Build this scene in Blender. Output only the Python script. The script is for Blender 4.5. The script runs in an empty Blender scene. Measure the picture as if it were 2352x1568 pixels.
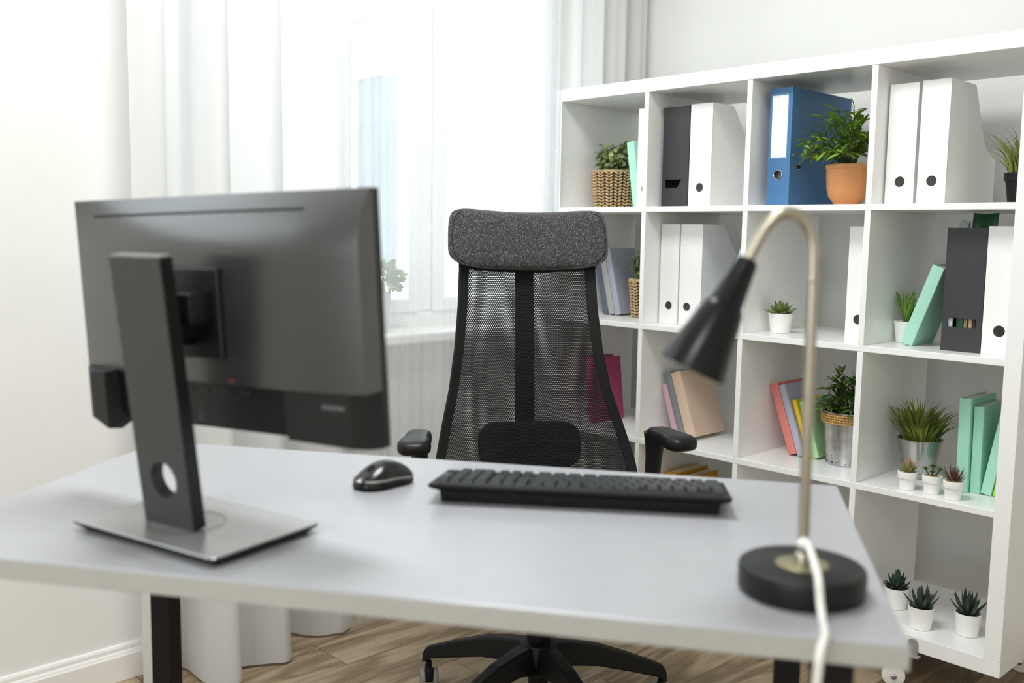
import bpy, bmesh, math, random
import numpy as np
from mathutils import Matrix, Vector, Euler
random.seed(7)
S = bpy.context.scene
COL = S.collection

# ------------------------------------------------------------------ camera, sky, exposure
CAM_POS = (2.22425, -2.30615, 1.11684)
YAW, PITCH, ROLL = 0.805504, 0.111098, 0.014600
LENS = 34.16
WORLD_STRENGTH = 1.9
WORLD_COLOR = (0.92, 0.965, 1.0)
EXPOSURE = 0.93

def camera():
    cam = bpy.data.cameras.new('camera')
    cam.sensor_width = 36.0
    cam.lens = LENS
    cam.clip_start = 0.02
    cam.dof.use_dof = True
    cam.dof.focus_distance = 2.45
    cam.dof.aperture_fstop = 2.75
    cam.dof.aperture_blades = 9
    o = bpy.data.objects.new('camera', cam)
    cy, sy, cp, sp = math.cos(YAW), math.sin(YAW), math.cos(PITCH), math.sin(PITCH)
    f = Vector((-sy*cp, cy*cp, -sp)); r = Vector((cy, sy, 0)); u = r.cross(f)
    cr, sr = math.cos(ROLL), math.sin(ROLL)
    R = cr*r + sr*u; U = -sr*r + cr*u
    m = Matrix((R, U, -f)).transposed().to_4x4()
    m.translation = CAM_POS
    o.matrix_world = m
    COL.objects.link(o)
    S.camera = o
camera()

w = bpy.data.worlds.new('overcast_sky'); S.world = w
w.use_nodes = True
bg = w.node_tree.nodes['Background']
bg.inputs[0].default_value = (*WORLD_COLOR, 1)
bg.inputs[1].default_value = WORLD_STRENGTH
S.view_settings.view_transform = 'Standard'
S.view_settings.look = 'None'
S.view_settings.gamma = 1.0
S.view_settings.use_curve_mapping = False
S.view_settings.exposure = EXPOSURE
try:
    S.cycles.use_denoising = True
    S.cycles.max_bounces = 12
    S.cycles.diffuse_bounces = 7
    S.cycles.glossy_bounces = 4
    S.cycles.transmission_bounces = 8
    S.cycles.transparent_max_bounces = 16
    S.cycles.sample_clamp_indirect = 8.0
    S.cycles.caustics_reflective = False
    S.cycles.caustics_refractive = False
except Exception:
    pass

def portal(name, loc, rot, sx, sy):
    l = bpy.data.lights.new(name, 'AREA'); l.shape = 'RECTANGLE'; l.size = sx; l.size_y = sy
    l.cycles.is_portal = True
    o = bpy.data.objects.new(name, l); o.location = loc; o.rotation_euler = rot
    COL.objects.link(o)
# daylight portals: they only help the sky light find the window openings
portal('window_portal', (-0.37, -0.485, 1.63), (0, -math.pi/2, 0), 1.66, 1.57)
portal('fill_window_portal', (2.425, -5.21, 1.55), (-math.pi/2, 0, math.pi), 2.35, 2.1)
portal('highlight_window_portal', (-0.37, -2.90, 2.10), (0, -math.pi/2, 0), 1.20, 2.20)
# two unseen ceiling lamps added as fill; their frames follow with the room
FILL_LAMPS = [((0.95, -1.35), 20.0), ((2.45, -3.60), 17.0)]
LIGHT_SIZE = 0.7
for _p, _e in FILL_LAMPS:
    _l = bpy.data.lights.new('fill_lamp', 'AREA'); _l.shape = 'SQUARE'; _l.size = LIGHT_SIZE; _l.energy = _e; _l.color = (0.965, 0.985, 1.0)
    _o = bpy.data.objects.new('fill_lamp', _l); _o.location = (*_p, 2.69); COL.objects.link(_o)

# ------------------------------------------------------------------ helpers
def lin(c):
    if isinstance(c, str):
        c = c.lstrip('#'); c = [int(c[i:i+2], 16)/255 for i in (0, 2, 4)]
    return tuple(x/12.92 if x <= 0.04045 else ((x+0.055)/1.055)**2.4 for x in c)

MATS = {}
def mat(name, col, rough=0.5, metal=0.0, var=0.05, scale=25, bump=0.0, bscale=250, spec=0.5, coat=0.0,
        stretch=(1, 1, 1), col2=None, contrast=None, trans=0.0, randomize=0.0):
    if name in MATS: return MATS[name]
    m = bpy.data.materials.new(name); m.use_nodes = True
    n, l = m.node_tree.nodes, m.node_tree.links
    p = n['Principled BSDF']; out = n['Material Output']
    c = lin(col)
    tc = n.new('ShaderNodeTexCoord'); mp = n.new('ShaderNodeMapping'); mp.inputs['Scale'].default_value = stretch
    l.new(tc.outputs['Object'], mp.inputs[0])
    nz = n.new('ShaderNodeTexNoise'); nz.inputs['Scale'].default_value = scale; nz.inputs['Detail'].default_value = 4
    l.new(mp.outputs[0], nz.inputs['Vector'])
    rp = n.new('ShaderNodeValToRGB')
    lo, hi = contrast or (0.3, 0.7)
    rp.color_ramp.elements[0].position = lo; rp.color_ramp.elements[1].position = hi
    if col2: a, b = c, lin(col2)
    else: a, b = tuple(x*(1-var) for x in c), tuple(min(1, x*(1+var)) for x in c)
    rp.color_ramp.elements[0].color = (*a, 1); rp.color_ramp.elements[1].color = (*b, 1)
    l.new(nz.outputs[0], rp.inputs[0])
    last = rp.outputs[0]
    if randomize:
        oi = n.new('ShaderNodeObjectInfo'); hs = n.new('ShaderNodeHueSaturation')
        mr = n.new('ShaderNodeMapRange'); mr.inputs[3].default_value = 1-randomize; mr.inputs[4].default_value = 1+randomize
        l.new(oi.outputs['Random'], mr.inputs[0]); l.new(mr.outputs[0], hs.inputs['Value'])
        l.new(last, hs.inputs['Color']); last = hs.outputs[0]
    l.new(last, p.inputs['Base Color'])
    p.inputs['Roughness'].default_value = rough; p.inputs['Metallic'].default_value = metal
    p.inputs['Specular IOR Level'].default_value = spec
    p.inputs['Coat Weight'].default_value = coat
    if bump:
        nb = n.new('ShaderNodeTexNoise'); nb.inputs['Scale'].default_value = bscale; nb.inputs['Detail'].default_value = 3
        l.new(mp.outputs[0], nb.inputs['Vector'])
        bp = n.new('ShaderNodeBump'); bp.inputs['Strength'].default_value = bump; bp.inputs['Distance'].default_value = 0.002
        l.new(nb.outputs[0], bp.inputs['Height']); l.new(bp.outputs[0], p.inputs['Normal'])
    if trans:
        tr = n.new('ShaderNodeBsdfTranslucent'); l.new(last, tr.inputs[0])
        mx = n.new('ShaderNodeMixShader'); mx.inputs[0].default_value = trans
        l.new(p.outputs[0], mx.inputs[1]); l.new(tr.outputs[0], mx.inputs[2]); l.new(mx.outputs[0], out.inputs[0])
    MATS[name] = m
    return m

class MB:
    """collects shapes into one mesh"""
    def __init__(s): s.v = []; s.f = []; s.sm = []
    def add(s, vs, fs, M=None, smooth=False):
        k = len(s.v)
        if M is not None: vs = [M @ Vector(p) for p in vs]
        s.v += [tuple(p) for p in vs]; s.f += [tuple(i+k for i in f) for f in fs]; s.sm += [smooth]*len(fs)
        return s
    def box(s, a, b, M=None, bev=0.0):
        (x0, y0, z0), (x1, y1, z1) = a, b
        if bev <= 0:
            vs = [(x0,y0,z0),(x1,y0,z0),(x1,y1,z0),(x0,y1,z0),(x0,y0,z1),(x1,y0,z1),(x1,y1,z1),(x0,y1,z1)]
            return s.add(vs, [(0,3,2,1),(4,5,6,7),(0,1,5,4),(1,2,6,5),(2,3,7,6),(3,0,4,7)], M)
        bm = bmesh.new(); bmesh.ops.create_cube(bm, size=1)
        for v in bm.verts: v.co = Vector(((x0+x1)/2+v.co.x*(x1-x0), (y0+y1)/2+v.co.y*(y1-y0), (z0+z1)/2+v.co.z*(z1-z0)))
        bmesh.ops.bevel(bm, geom=bm.edges[:], offset=bev, segments=2, profile=0.5, affect='EDGES')
        return s.bm(bm, M)
    def bm(s, bm, M=None, smooth=False):
        bm.verts.index_update()
        s.add([v.co.copy() for v in bm.verts], [[v.index for v in f.verts] for f in bm.faces], M, smooth); bm.free(); return s
    def lathe(s, prof, n=32, M=None, cap0=True, cap1=True):
        vs = []; fs = []
        for r, z in prof:
            for i in range(n):
                a = 2*math.pi*i/n; vs.append((r*math.cos(a), r*math.sin(a), z))
        for j in range(len(prof)-1):
            for i in range(n):
                k = (i+1) % n; fs.append((j*n+i, j*n+k, (j+1)*n+k, (j+1)*n+i))
        if cap0 and prof[0][0] > 1e-6: fs.append(tuple(range(n-1, -1, -1)))
        if cap1 and prof[-1][0] > 1e-6: fs.append(tuple((len(prof)-1)*n+i for i in range(n)))
        return s.add(vs, fs, M, True)
    def tube(s, pts, r, n=10, M=None, cap=True, closed=False, sq=False):
        pts = [Vector(p) for p in pts]; N = len(pts)
        rs = r if hasattr(r, '__len__') else [r]*N
        vs = []; fs = []; up = None
        for i, p in enumerate(pts):
            if closed: t = pts[(i+1) % N]-pts[i-1]
            else: t = pts[min(i+1, N-1)]-pts[max(i-1, 0)]
            t = t.normalized() if t.length > 1e-9 else Vector((0, 0, 1))
            if up is None: up = Vector((0, 0, 1)) if abs(t.z) < 0.9 else Vector((1, 0, 0))
            a = (up - t*up.dot(t)).normalized(); up = a; b = t.cross(a)
            for k in range(n):
                an = 2*math.pi*(k+0.5)/n if sq else 2*math.pi*k/n
                vs.append(p + (a*math.cos(an)+b*math.sin(an))*rs[i])
        for i in range(N if closed else N-1):
            j = (i+1) % N
            for k in range(n):
                q = (k+1) % n; fs.append((i*n+k, i*n+q, j*n+q, j*n+k))
        if cap and not closed:
            fs.append(tuple(range(n-1, -1, -1))); fs.append(tuple((N-1)*n+k for k in range(n)))
        return s.add(vs, fs, M, not sq)
    def prism(s, poly, a, b, axis='x', M=None):
        """closed outline poly (2D) extruded from a to b along axis: x -> (y,z), y -> (x,z), z -> (x,y)"""
        n = len(poly)
        def P(q, t): return {'x': (t, q[0], q[1]), 'y': (q[0], t, q[1]), 'z': (q[0], q[1], t)}[axis]
        vs = [P(q, a) for q in poly]+[P(q, b) for q in poly]
        fs = [tuple(range(n)), tuple(range(2*n-1, n-1, -1))]+[(i, n+i, n+(i+1) % n, (i+1) % n) for i in range(n)]
        return s.add(vs, fs, M)
    def loft(s, loops, M=None, smooth=False, cap=True):
        n = len(loops[0]); vs = [p for L in loops for p in L]; fs = []
        for j in range(len(loops)-1):
            for i in range(n):
                k = (i+1) % n; fs.append((j*n+i, j*n+k, (j+1)*n+k, (j+1)*n+i))
        if cap: fs += [tuple(range(n-1, -1, -1)), tuple((len(loops)-1)*n+i for i in range(n))]
        return s.add(vs, fs, M, smooth)
    def holeplate(s, x0, x1, z0, z1, hole, t, M=None, n=24):
        """plate in the x-z plane (front at y=0, back at y=t) with a hole: ('c',cx,cz,r) or a polygon list"""
        corners = [(x0, z0), (x1, z0), (x1, z1), (x0, z1)]
        q = n//4; inner = []; outer = []
        for e in range(4):
            a, b = corners[e], corners[(e+1) % 4]
            for k in range(q):
                outer.append((a[0]+(b[0]-a[0])*k/q, a[1]+(b[1]-a[1])*k/q))
                if hole[0] == 'c':
                    _, cx, cz, r = hole; an = math.radians(-135+90*(e+k/q))
                    inner.append((cx+r*math.cos(an), cz+r*math.sin(an)))
                else:
                    p, p2 = hole[1][e], hole[1][(e+1) % 4]
                    inner.append((p[0]+(p2[0]-p[0])*k/q, p[1]+(p2[1]-p[1])*k/q))
        N = len(inner); vs = []; fs = []
        for y in (0, t):
            vs += [(p[0], y, p[1]) for p in outer]+[(p[0], y, p[1]) for p in inner]
        for i in range(N):
            k = (i+1) % N
            fs += [(i, k, N+k, N+i), (2*N+k, 2*N+i, 3*N+i, 3*N+k), (N+i, N+k, 3*N+k, 3*N+i), (k, i, 2*N+i, 2*N+k)]
        return s.add(vs, fs, M)
    def grid(s, nu, nv, fn, M=None, smooth=True, wrap=False):
        vs = [fn(i/(nu-1), j/(nv-1)) for j in range(nv) for i in range(nu)]
        fs = [(j*nu+i, j*nu+i+1, (j+1)*nu+i+1, (j+1)*nu+i) for j in range(nv-1) for i in range(nu-1)]
        return s.add(vs, fs, M, smooth)
    def mesh(s, name):
        me = bpy.data.meshes.new(name); me.from_pydata(s.v, [], s.f)
        me.polygons.foreach_set('use_smooth', s.sm)
        me.validate()
        me.update()
        if any(s.sm): me.set_sharp_from_angle(angle=math.radians(38))
        return me
    def obj(s, name, m, parent=None, loc=None, rot=None):
        me = s.mesh(name); me.materials.append(m)
        return link(name, me, parent, loc, rot)

def link(name, me, parent=None, loc=None, rot=None, M=None):
    o = bpy.data.objects.new(name, me); COL.objects.link(o)
    if parent is not None: o.parent = parent
    if loc is not None: o.location = loc
    if rot is not None: o.rotation_euler = rot
    if M is not None: o.matrix_basis = M
    return o
def tag(o, label, cat, group=None, kind=None):
    if label: o['label'] = label
    if cat: o['category'] = cat
    if group: o['group'] = group
    if kind: o['kind'] = kind
    return o
def thing(name, label, cat, loc=(0, 0, 0), rot=(0, 0, 0), group=None):
    return tag(link(name, None, None, loc, rot), label, cat, group)
def struct(o): o['kind'] = 'structure'; return o
def T(x, y, z): return Matrix.Translation((x, y, z))
def RZ(a): return Matrix.Rotation(a, 4, 'Z')
def RX(a): return Matrix.Rotation(a, 4, 'X')
def RY(a): return Matrix.Rotation(a, 4, 'Y')
def basis(x, y, z, o):
    m = Matrix((Vector(x), Vector(y), Vector(z))).transposed().to_4x4(); m.translation = o; return m

# ------------------------------------------------------------------ materials
M_WALL = mat('wall_paint', '#e9e9e6', rough=0.85, var=0.015, scale=6, bump=0.15, bscale=180, spec=0.2)
M_CEIL = mat('ceiling_paint', '#f2f1ee', rough=0.9, var=0.01, spec=0.2)
M_TRIM = mat('trim_gloss', '#eceae6', rough=0.35, var=0.01)
M_LAM = mat('white_laminate', '#efefed', rough=0.28, var=0.012, scale=12, spec=0.5)
M_DESK = mat('grey_laminate', '#a6a7ab', rough=0.3, var=0.02, scale=18, bump=0.02, bscale=500)
M_EDGE = mat('grey_edge_band', '#b3b3ad', rough=0.5, var=0.02, scale=18)
M_BLK = mat('black_powder_coat', '#0c0b0b', rough=0.5, spec=0.33, var=0.08)
M_PLAS = mat('black_plastic', '#0f0f11', rough=0.42, var=0.06, bump=0.05, bscale=600)
M_PLAS2 = mat('matt_black_plastic', '#0d0d0e', rough=0.55, spec=0.33, var=0.06, bump=0.05, bscale=600)
M_MON = mat('monitor_plastic', '#282829', rough=0.34, var=0.03, bump=0.03, bscale=900, spec=0.8)
M_MON.node_tree.nodes['Principled BSDF'].inputs['Coat Weight'].default_value = 0.8
M_MON.node_tree.nodes['Principled BSDF'].inputs['Coat Roughness'].default_value = 0.24
M_MOND = mat('monitor_dark_plastic', '#101011', rough=0.42, var=0.05)
M_STAND = mat('stand_plastic', '#3a3a39', rough=0.45, var=0.03)
M_PAPER = mat('white_cardboard', '#efefec', rough=0.55, var=0.012, bump=0.05, bscale=200)
M_BCARD = mat('black_cardboard', '#323234', rough=0.55, var=0.06, scale=200, bump=0.15, bscale=500)
M_PAGES = mat('book_pages', '#d9d4c6', rough=0.8, var=0.1, scale=60, stretch=(40, 1, 1))
M_POTW = mat('white_ceramic', '#f1f0ec', rough=0.38, var=0.01)
M_SOIL = mat('dark_soil', '#2b2723', rough=0.95, var=0.4, scale=120, bump=0.8, bscale=300)
M_WHITE = mat('white_plastic', '#efeee8', rough=0.35, var=0.01)
M_STEEL = mat('brushed_steel', '#b9b2a0', rough=0.3, metal=1.0, var=0.04, scale=80)
M_GREYP = mat('grey_plastic', '#8f8f8c', rough=0.4, var=0.03)
M_CHROME = mat('chrome', '#c9c9c9', rough=0.15, metal=1.0, var=0.02)

def wood():
    m = bpy.data.materials.new('oak_laminate'); m.use_nodes = True
    n, l = m.node_tree.nodes, m.node_tree.links; p = n['Principled BSDF']
    tc = n.new('ShaderNodeTexCoord'); oi = n.new('ShaderNodeObjectInfo')
    vm = n.new('ShaderNodeVectorMath'); vm.operation = 'MULTIPLY_ADD'
    cmb = n.new('ShaderNodeCombineXYZ')
    for i in range(3): l.new(oi.outputs['Random'], cmb.inputs[i])
    vm.inputs[1].default_value = (37.0, 53.0, 71.0)
    l.new(cmb.outputs[0], vm.inputs[0]); l.new(tc.outputs['Object'], vm.inputs[2])
    mp = n.new('ShaderNodeMapping'); mp.inputs['Scale'].default_value = (7.0, 1.1, 1); l.new(vm.outputs[0], mp.inputs[0])
    n1 = n.new('ShaderNodeTexNoise'); n1.inputs['Scale'].default_value = 1.6; n1.inputs['Detail'].default_value = 2.5
    n1.inputs['Distortion'].default_value = 0.6
    l.new(mp.outputs[0], n1.inputs['Vector'])
    mul = n.new('ShaderNodeMath'); mul.operation = 'MULTIPLY'; mul.inputs[1].default_value = 26.0; l.new(n1.outputs[0], mul.inputs[0])
    sn = n.new('ShaderNodeMath'); sn.operation = 'SINE'; l.new(mul.outputs[0], sn.inputs[0])
    mr = n.new('ShaderNodeMapRange'); mr.inputs[1].default_value = -1; mr.inputs[2].default_value = 1; l.new(sn.outputs[0], mr.inputs[0])
    mp2 = n.new('ShaderNodeMapping'); mp2.inputs['Scale'].default_value = (160, 6, 1); l.new(vm.outputs[0], mp2.inputs[0])
    n2 = n.new('ShaderNodeTexNoise'); n2.inputs['Scale'].default_value = 1.0; n2.inputs['Detail'].default_value = 5; l.new(mp2.outputs[0], n2.inputs['Vector'])
    mix = n.new('ShaderNodeMix'); mix.data_type = 'FLOAT'; mix.inputs[0].default_value = 0.55
    l.new(mr.outputs[0], mix.inputs[2]); l.new(n2.outputs[0], mix.inputs[3])
    rp = n.new('ShaderNodeValToRGB'); e = rp.color_ramp.elements
    e[0].position = 0.2; e[0].color = (*lin('#75654f'), 1); e[1].position = 0.8; e[1].color = (*lin('#ab9980'), 1)
    x = rp.color_ramp.elements.new(0.5); x.color = (*lin('#968369'), 1)
    l.new(mix.outputs[0], rp.inputs[0])
    hs = n.new('ShaderNodeHueSaturation'); m2 = n.new('ShaderNodeMapRange'); m2.inputs[3].default_value = 0.86; m2.inputs[4].default_value = 1.12
    l.new(oi.outputs['Random'], m2.inputs[0]); l.new(m2.outputs[0], hs.inputs['Value']); l.new(rp.outputs[0], hs.inputs['Color'])
    l.new(hs.outputs[0], p.inputs['Base Color'])
    p.inputs['Roughness'].default_value = 0.5; p.inputs['Specular IOR Level'].default_value = 0.35
    bp = n.new('ShaderNodeBump'); bp.inputs['Strength'].default_value = 0.2; bp.inputs['Distance'].default_value = 0.001
    l.new(n2.outputs[0], bp.inputs['Height']); l.new(bp.outputs[0], p.inputs['Normal'])
    return m
M_WOOD = wood()

def cloth(name, col, transp, transl, dots=False, thread=900):
    m = bpy.data.materials.new(name); m.use_nodes = True
    n, l = m.node_tree.nodes, m.node_tree.links; out = n['Material Output']
    n.remove(n['Principled BSDF'])
    tc = n.new('ShaderNodeTexCoord'); nz = n.new('ShaderNodeTexNoise'); nz.inputs['Scale'].default_value = thread
    mp = n.new('ShaderNodeMapping'); mp.inputs['Scale'].default_value = (1, 1, 0.03); l.new(tc.outputs['Object'], mp.inputs[0]); l.new(mp.outputs[0], nz.inputs['Vector'])
    c = lin(col)
    rp = n.new('ShaderNodeValToRGB'); rp.color_ramp.elements[0].color = (*[x*0.96 for x in c], 1); rp.color_ramp.elements[1].color = (*c, 1)
    l.new(nz.outputs[0], rp.inputs[0])
    d = n.new('ShaderNodeBsdfDiffuse'); t = n.new('ShaderNodeBsdfTranslucent')
    l.new(rp.outputs[0], d.inputs[0]); l.new(rp.outputs[0], t.inputs[0])
    m1 = n.new('ShaderNodeMixShader'); m1.inputs[0].default_value = transl; l.new(d.outputs[0], m1.inputs[1]); l.new(t.outputs[0], m1.inputs[2])
    last = m1.outputs[0]
    if transp:
        tp = n.new('ShaderNodeBsdfTransparent'); m2 = n.new('ShaderNodeMixShader')
        l.new(last, m2.inputs[1]); l.new(tp.outputs[0], m2.inputs[2])
        if dots:
            # woven specks: small opaque dots scattered over the net
            vo = n.new('ShaderNodeTexVoronoi'); vo.inputs['Scale'].default_value = 34; l.new(tc.outputs['Object'], vo.inputs['Vector'])
            lt = n.new('ShaderNodeMath'); lt.operation = 'GREATER_THAN'; lt.inputs[1].default_value = 0.042; l.new(vo.outputs['Distance'], lt.inputs[0])
            mu = n.new('ShaderNodeMath'); mu.operation = 'MULTIPLY'; l.new(lt.outputs[0], mu.inputs[0])
            # threads vary in density
            r2 = n.new('ShaderNodeMapRange'); r2.inputs[3].default_value = transp-0.1; r2.inputs[4].default_value = transp+0.1
            l.new(nz.outputs[0], r2.inputs[0]); l.new(r2.outputs[0], mu.inputs[1]); l.new(mu.outputs[0], m2.inputs[0])
        else: m2.inputs[0].default_value = transp
        last = m2.outputs[0]
    l.new(last, out.inputs[0])
    return m
M_DRAPE = cloth('drape_cotton', '#e9e9e8', 0, 0.38)
M_SHEER = cloth('sheer_voile', '#eef0f1', 0.60, 0.55, dots=True)

# ------------------------------------------------------------------ room
X_L, Y_B, X_R, Y_F, H_C = -0.112, 0.56, 4.7, -5.0, 2.75
WY0, WY1, WZ0, WZ1 = -1.27, 0.30, 0.80, 2.46        # window opening in the left wall
VY0, VY1, VZ0, VZ1 = -4.00, -1.80, 1.50, 2.70                            # unseen window added to reflect as a highlight on the monitor's back
mb = MB()
tw = 0.22
mb.box((X_L-tw, Y_F-tw, 0), (X_L, VY0, H_C)).box((X_L-tw, VY1, 0), (X_L, WY0, H_C)).box((X_L-tw, VY0, 0), (X_L, VY1, VZ0)).box((X_L-tw, VY0, VZ1), (X_L, VY1, H_C)).box((X_L-tw, WY1, 0), (X_L, Y_B+tw, H_C))
mb.box((X_L-tw, WY0, 0), (X_L, WY1, WZ0)).box((X_L-tw, WY0, WZ1), (X_L, WY1, H_C))
struct(mb.obj('wall_left', M_WALL))
struct(MB().box((X_L, Y_B, 0), (X_R, Y_B+0.15, H_C)).obj('wall_back', M_WALL))
struct(MB().box((X_R, Y_F-0.2, 0), (X_R+0.15, Y_B+0.15, H_C)).obj('wall_right', M_WALL))
mb = MB()
FX0, FX1, FZ0, FZ1 = 1.25, 3.6, 0.5, 2.6  # unseen window behind the camera, added as frontal fill
mb.box((X_L, Y_F-0.2, 0), (FX0, Y_F, H_C)).box((FX1, Y_F-0.2, 0), (X_R, Y_F, H_C))
mb.box((FX0, Y_F-0.2, 0), (FX1, Y_F, FZ0)).box((FX0, Y_F-0.2, FZ1), (FX1, Y_F, H_C))
struct(mb.obj('wall_front', M_WALL))
struct(MB().box((X_L-tw, Y_F-0.2, H_C), (X_R+0.15, Y_B+0.15, H_C+0.12)).obj('ceiling', M_CEIL))
fl = struct(MB().box((X_L-tw, Y_F-0.2, -0.12), (X_R+0.15, Y_B+0.15, -0.012)).obj('floor', mat('floor_base', '#3a3028', rough=0.8)))
# frame added around each fill lamp, out of view
for (_p, _e), lb in zip(FILL_LAMPS, ('square flat white frame of an added fill lamp above the desk, above the picture', 'square flat white frame of an added fill lamp behind the viewer, outside the picture')):
    cl = thing('fill_lamp_frame', lb, 'light', (*_p, H_C))
    q = MB(); a = LIGHT_SIZE/2+0.03
    for sgn in (-1, 1):
        q.box((sgn*a-0.02, -a-.02, -0.07), (sgn*a+0.02, a+.02, 0)); q.box((-a+.02, sgn*a-0.02, -0.07), (a-.02, sgn*a+0.02, 0))
    q.box((-a, -a, -0.012), (a, a, -0.002))
    q.obj('housing', M_WHITE, cl)
# planks 16.4 cm wide running along Y, seams at x = 0.033, 0.197 ...; one piece each
PW, PL = 0.164, 1.29
pm = MB().box((0.0006, 0.0008, -0.012), (PW-0.0006, PL-0.0008, 0.0), bev=0.0012).mesh('plank'); pm.materials.append(M_WOOD)
ix = 0; x = 0.033-PW
offs = [0.43, 0.0, 0.86, 0.21, 0.64, 1.07]
while x < X_R:
    y0 = -0.716 + offs[(ix+4) % 6] - PL*5
    k = 0
    while y0 < Y_B:
        if y0+PL > -4.2 and x > -0.14-0.01:
            link('plank', pm, fl, (x, y0, 0))
        y0 += PL
    x += PW; ix += 1
# skirting boards
def skirt(name, a, b, nrm):
    prof = [(0, 0), (0.016, 0), (0.016, 0.062), (0.0135, 0.066), (0.012, 0.07), (0.009, 0.074), (0.0085, 0.082), (0.006, 0.087), (0, 0.089)]
    a, b, nn = Vector((*a, 0)), Vector((*b, 0)), Vector((*nrm, 0))
    loops = [[p+nn*q[0]+Vector((0, 0, q[1])) for q in prof] for p in (a, b)]
    struct(MB().loft(loops).obj(name, M_TRIM))
skirt('baseboard_left', (X_L, Y_F), (X_L, Y_B), (1, 0))
skirt('baseboard_back', (X_L, Y_B), (X_R, Y_B), (0, -1))
# windows
M_PVC = mat('window_pvc', '#f2f2f0', rough=0.3, var=0.01)
def glassmat():
    m = bpy.data.materials.new('window_glass'); m.use_nodes = True
    n, l = m.node_tree.nodes, m.node_tree.links; n.remove(n['Principled BSDF'])
    t = n.new('ShaderNodeBsdfTransparent'); t.inputs[0].default_value = (0.96, 0.98, 0.98, 1)
    g = n.new('ShaderNodeBsdfGlossy'); g.inputs['Roughness'].default_value = 0.02
    nz = n.new('ShaderNodeTexNoise'); nz.inputs['Scale'].default_value = 3
    mr = n.new('ShaderNodeMapRange')
    mr.inputs[3].default_value = 0.045; mr.inputs[4].default_value = 0.07; l.new(nz.outputs[0], mr.inputs[0])
    mx = n.new('ShaderNodeMixShader'); l.new(mr.outputs[0], mx.inputs[0]); l.new(t.outputs[0], mx.inputs[1]); l.new(g.outputs[0], mx.inputs[2])
    l.new(mx.outputs[0], n['Material Output'].inputs[0]); return m
M_GLASS = glassmat()
xa, xb = X_L-0.20, X_L-0.14
mb = MB()
for a, b in (((xa, WY0, WZ0), (xb, WY0+0.06, WZ1)), ((xa, WY1-0.06, WZ0), (xb, WY1, WZ1)), ((xa, WY0+.06, WZ0), (xb, WY1-.06, WZ0+0.06)), ((xa, WY0+.06, WZ1-0.06), (xb, WY1-.06, WZ1)), ((xa, -0.355, WZ0+.06), (xb, -0.295, WZ1-.06))):
    mb.box(a, b, bev=0.006)
win = struct(mb.obj('window_1', M_PVC))
def sash(y0, y1):
    q = MB()
    z0, z1 = WZ0+0.06, WZ1-0.06; x0, x1 = xa+0.012, xb+0.012; t = 0.044
    q.box((x0, y0, z0), (x1, y0+t, z1), bev=.005).box((x0, y1-t, z0), (x1, y1, z1), bev=.005)
    q.box((x0, y0+t, z0), (x1, y1-t, z0+t), bev=.005).box((x0, y0+t, z1-t), (x1, y1-t, z1), bev=.005)
    o = q.obj('window_sash', M_PVC, win)
    MB().box((xa+0.03, y0+t-.004, z0+t-.004), (xa+0.036, y1-t+.004, z1-t+.004)).obj('pane', M_GLASS, o)
    return o
sash(WY0+0.062, -0.357); s2 = sash(-0.293, WY1-0.062)
MB().box((xb+.012, -0.281, 1.45), (xb+.022, -0.261, 1.53), bev=.003).box((xb+.022, -0.278, 1.48), (xb+.045, -0.264, 1.495), bev=.003).box((xb+.036, -0.279, 1.38), (xb+.048, -0.263, 1.495), bev=.004).obj('window_handle', M_WHITE, s2)
MB().box((X_L-0.15, WY0-0.03, 0.782), (X_L+0.06, WY1+0.0, 0.815), bev=0.008).obj('window_sill', M_TRIM, win)
mb = MB()
for a, b in (((xa, VY0, VZ0), (xb, VY0+0.06, VZ1)), ((xa, VY1-0.06, VZ0), (xb, VY1, VZ1)), ((xa, VY0+.06, VZ0), (xb, VY1-.06, VZ0+0.06)), ((xa, VY0+.06, VZ1-0.06), (xb, VY1-.06, VZ1)), ((xa, -2.93, VZ0+.06), (xb, -2.87, VZ1-.06))):
    mb.box(a, b, bev=0.006)
win3 = struct(mb.obj('highlight_window', M_PVC))
for y0, y1 in ((VY0+.055, -2.925), (-2.875, VY1-.055)): MB().box((xa+.03, y0, VZ0+.055), (xa+.036, y1, VZ1-.055)).obj('pane', M_GLASS, win3)
MB().box((X_L-0.15, VY0-0.03, VZ0-0.018), (X_L+0.06, VY1+0.03, VZ0+0.015), bev=0.008).obj('window_sill', M_TRIM, win3)
mb = MB()
for a, b in (((FX0, Y_F-.16, FZ0), (FX0+.06, Y_F-.1, FZ1)), ((FX1-.06, Y_F-.16, FZ0), (FX1, Y_F-.1, FZ1)), ((FX0+.06, Y_F-.16, FZ0), (FX1-.06, Y_F-.1, FZ0+.06)), ((FX0+.06, Y_F-.16, FZ1-.06), (FX1-.06, Y_F-.1, FZ1)), ((2.395, Y_F-.16, FZ0+.06), (2.455, Y_F-.1, FZ1-.06))):
    mb.box(a, b, bev=0.006)
struct(mb.obj('fill_window', M_PVC))

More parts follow.
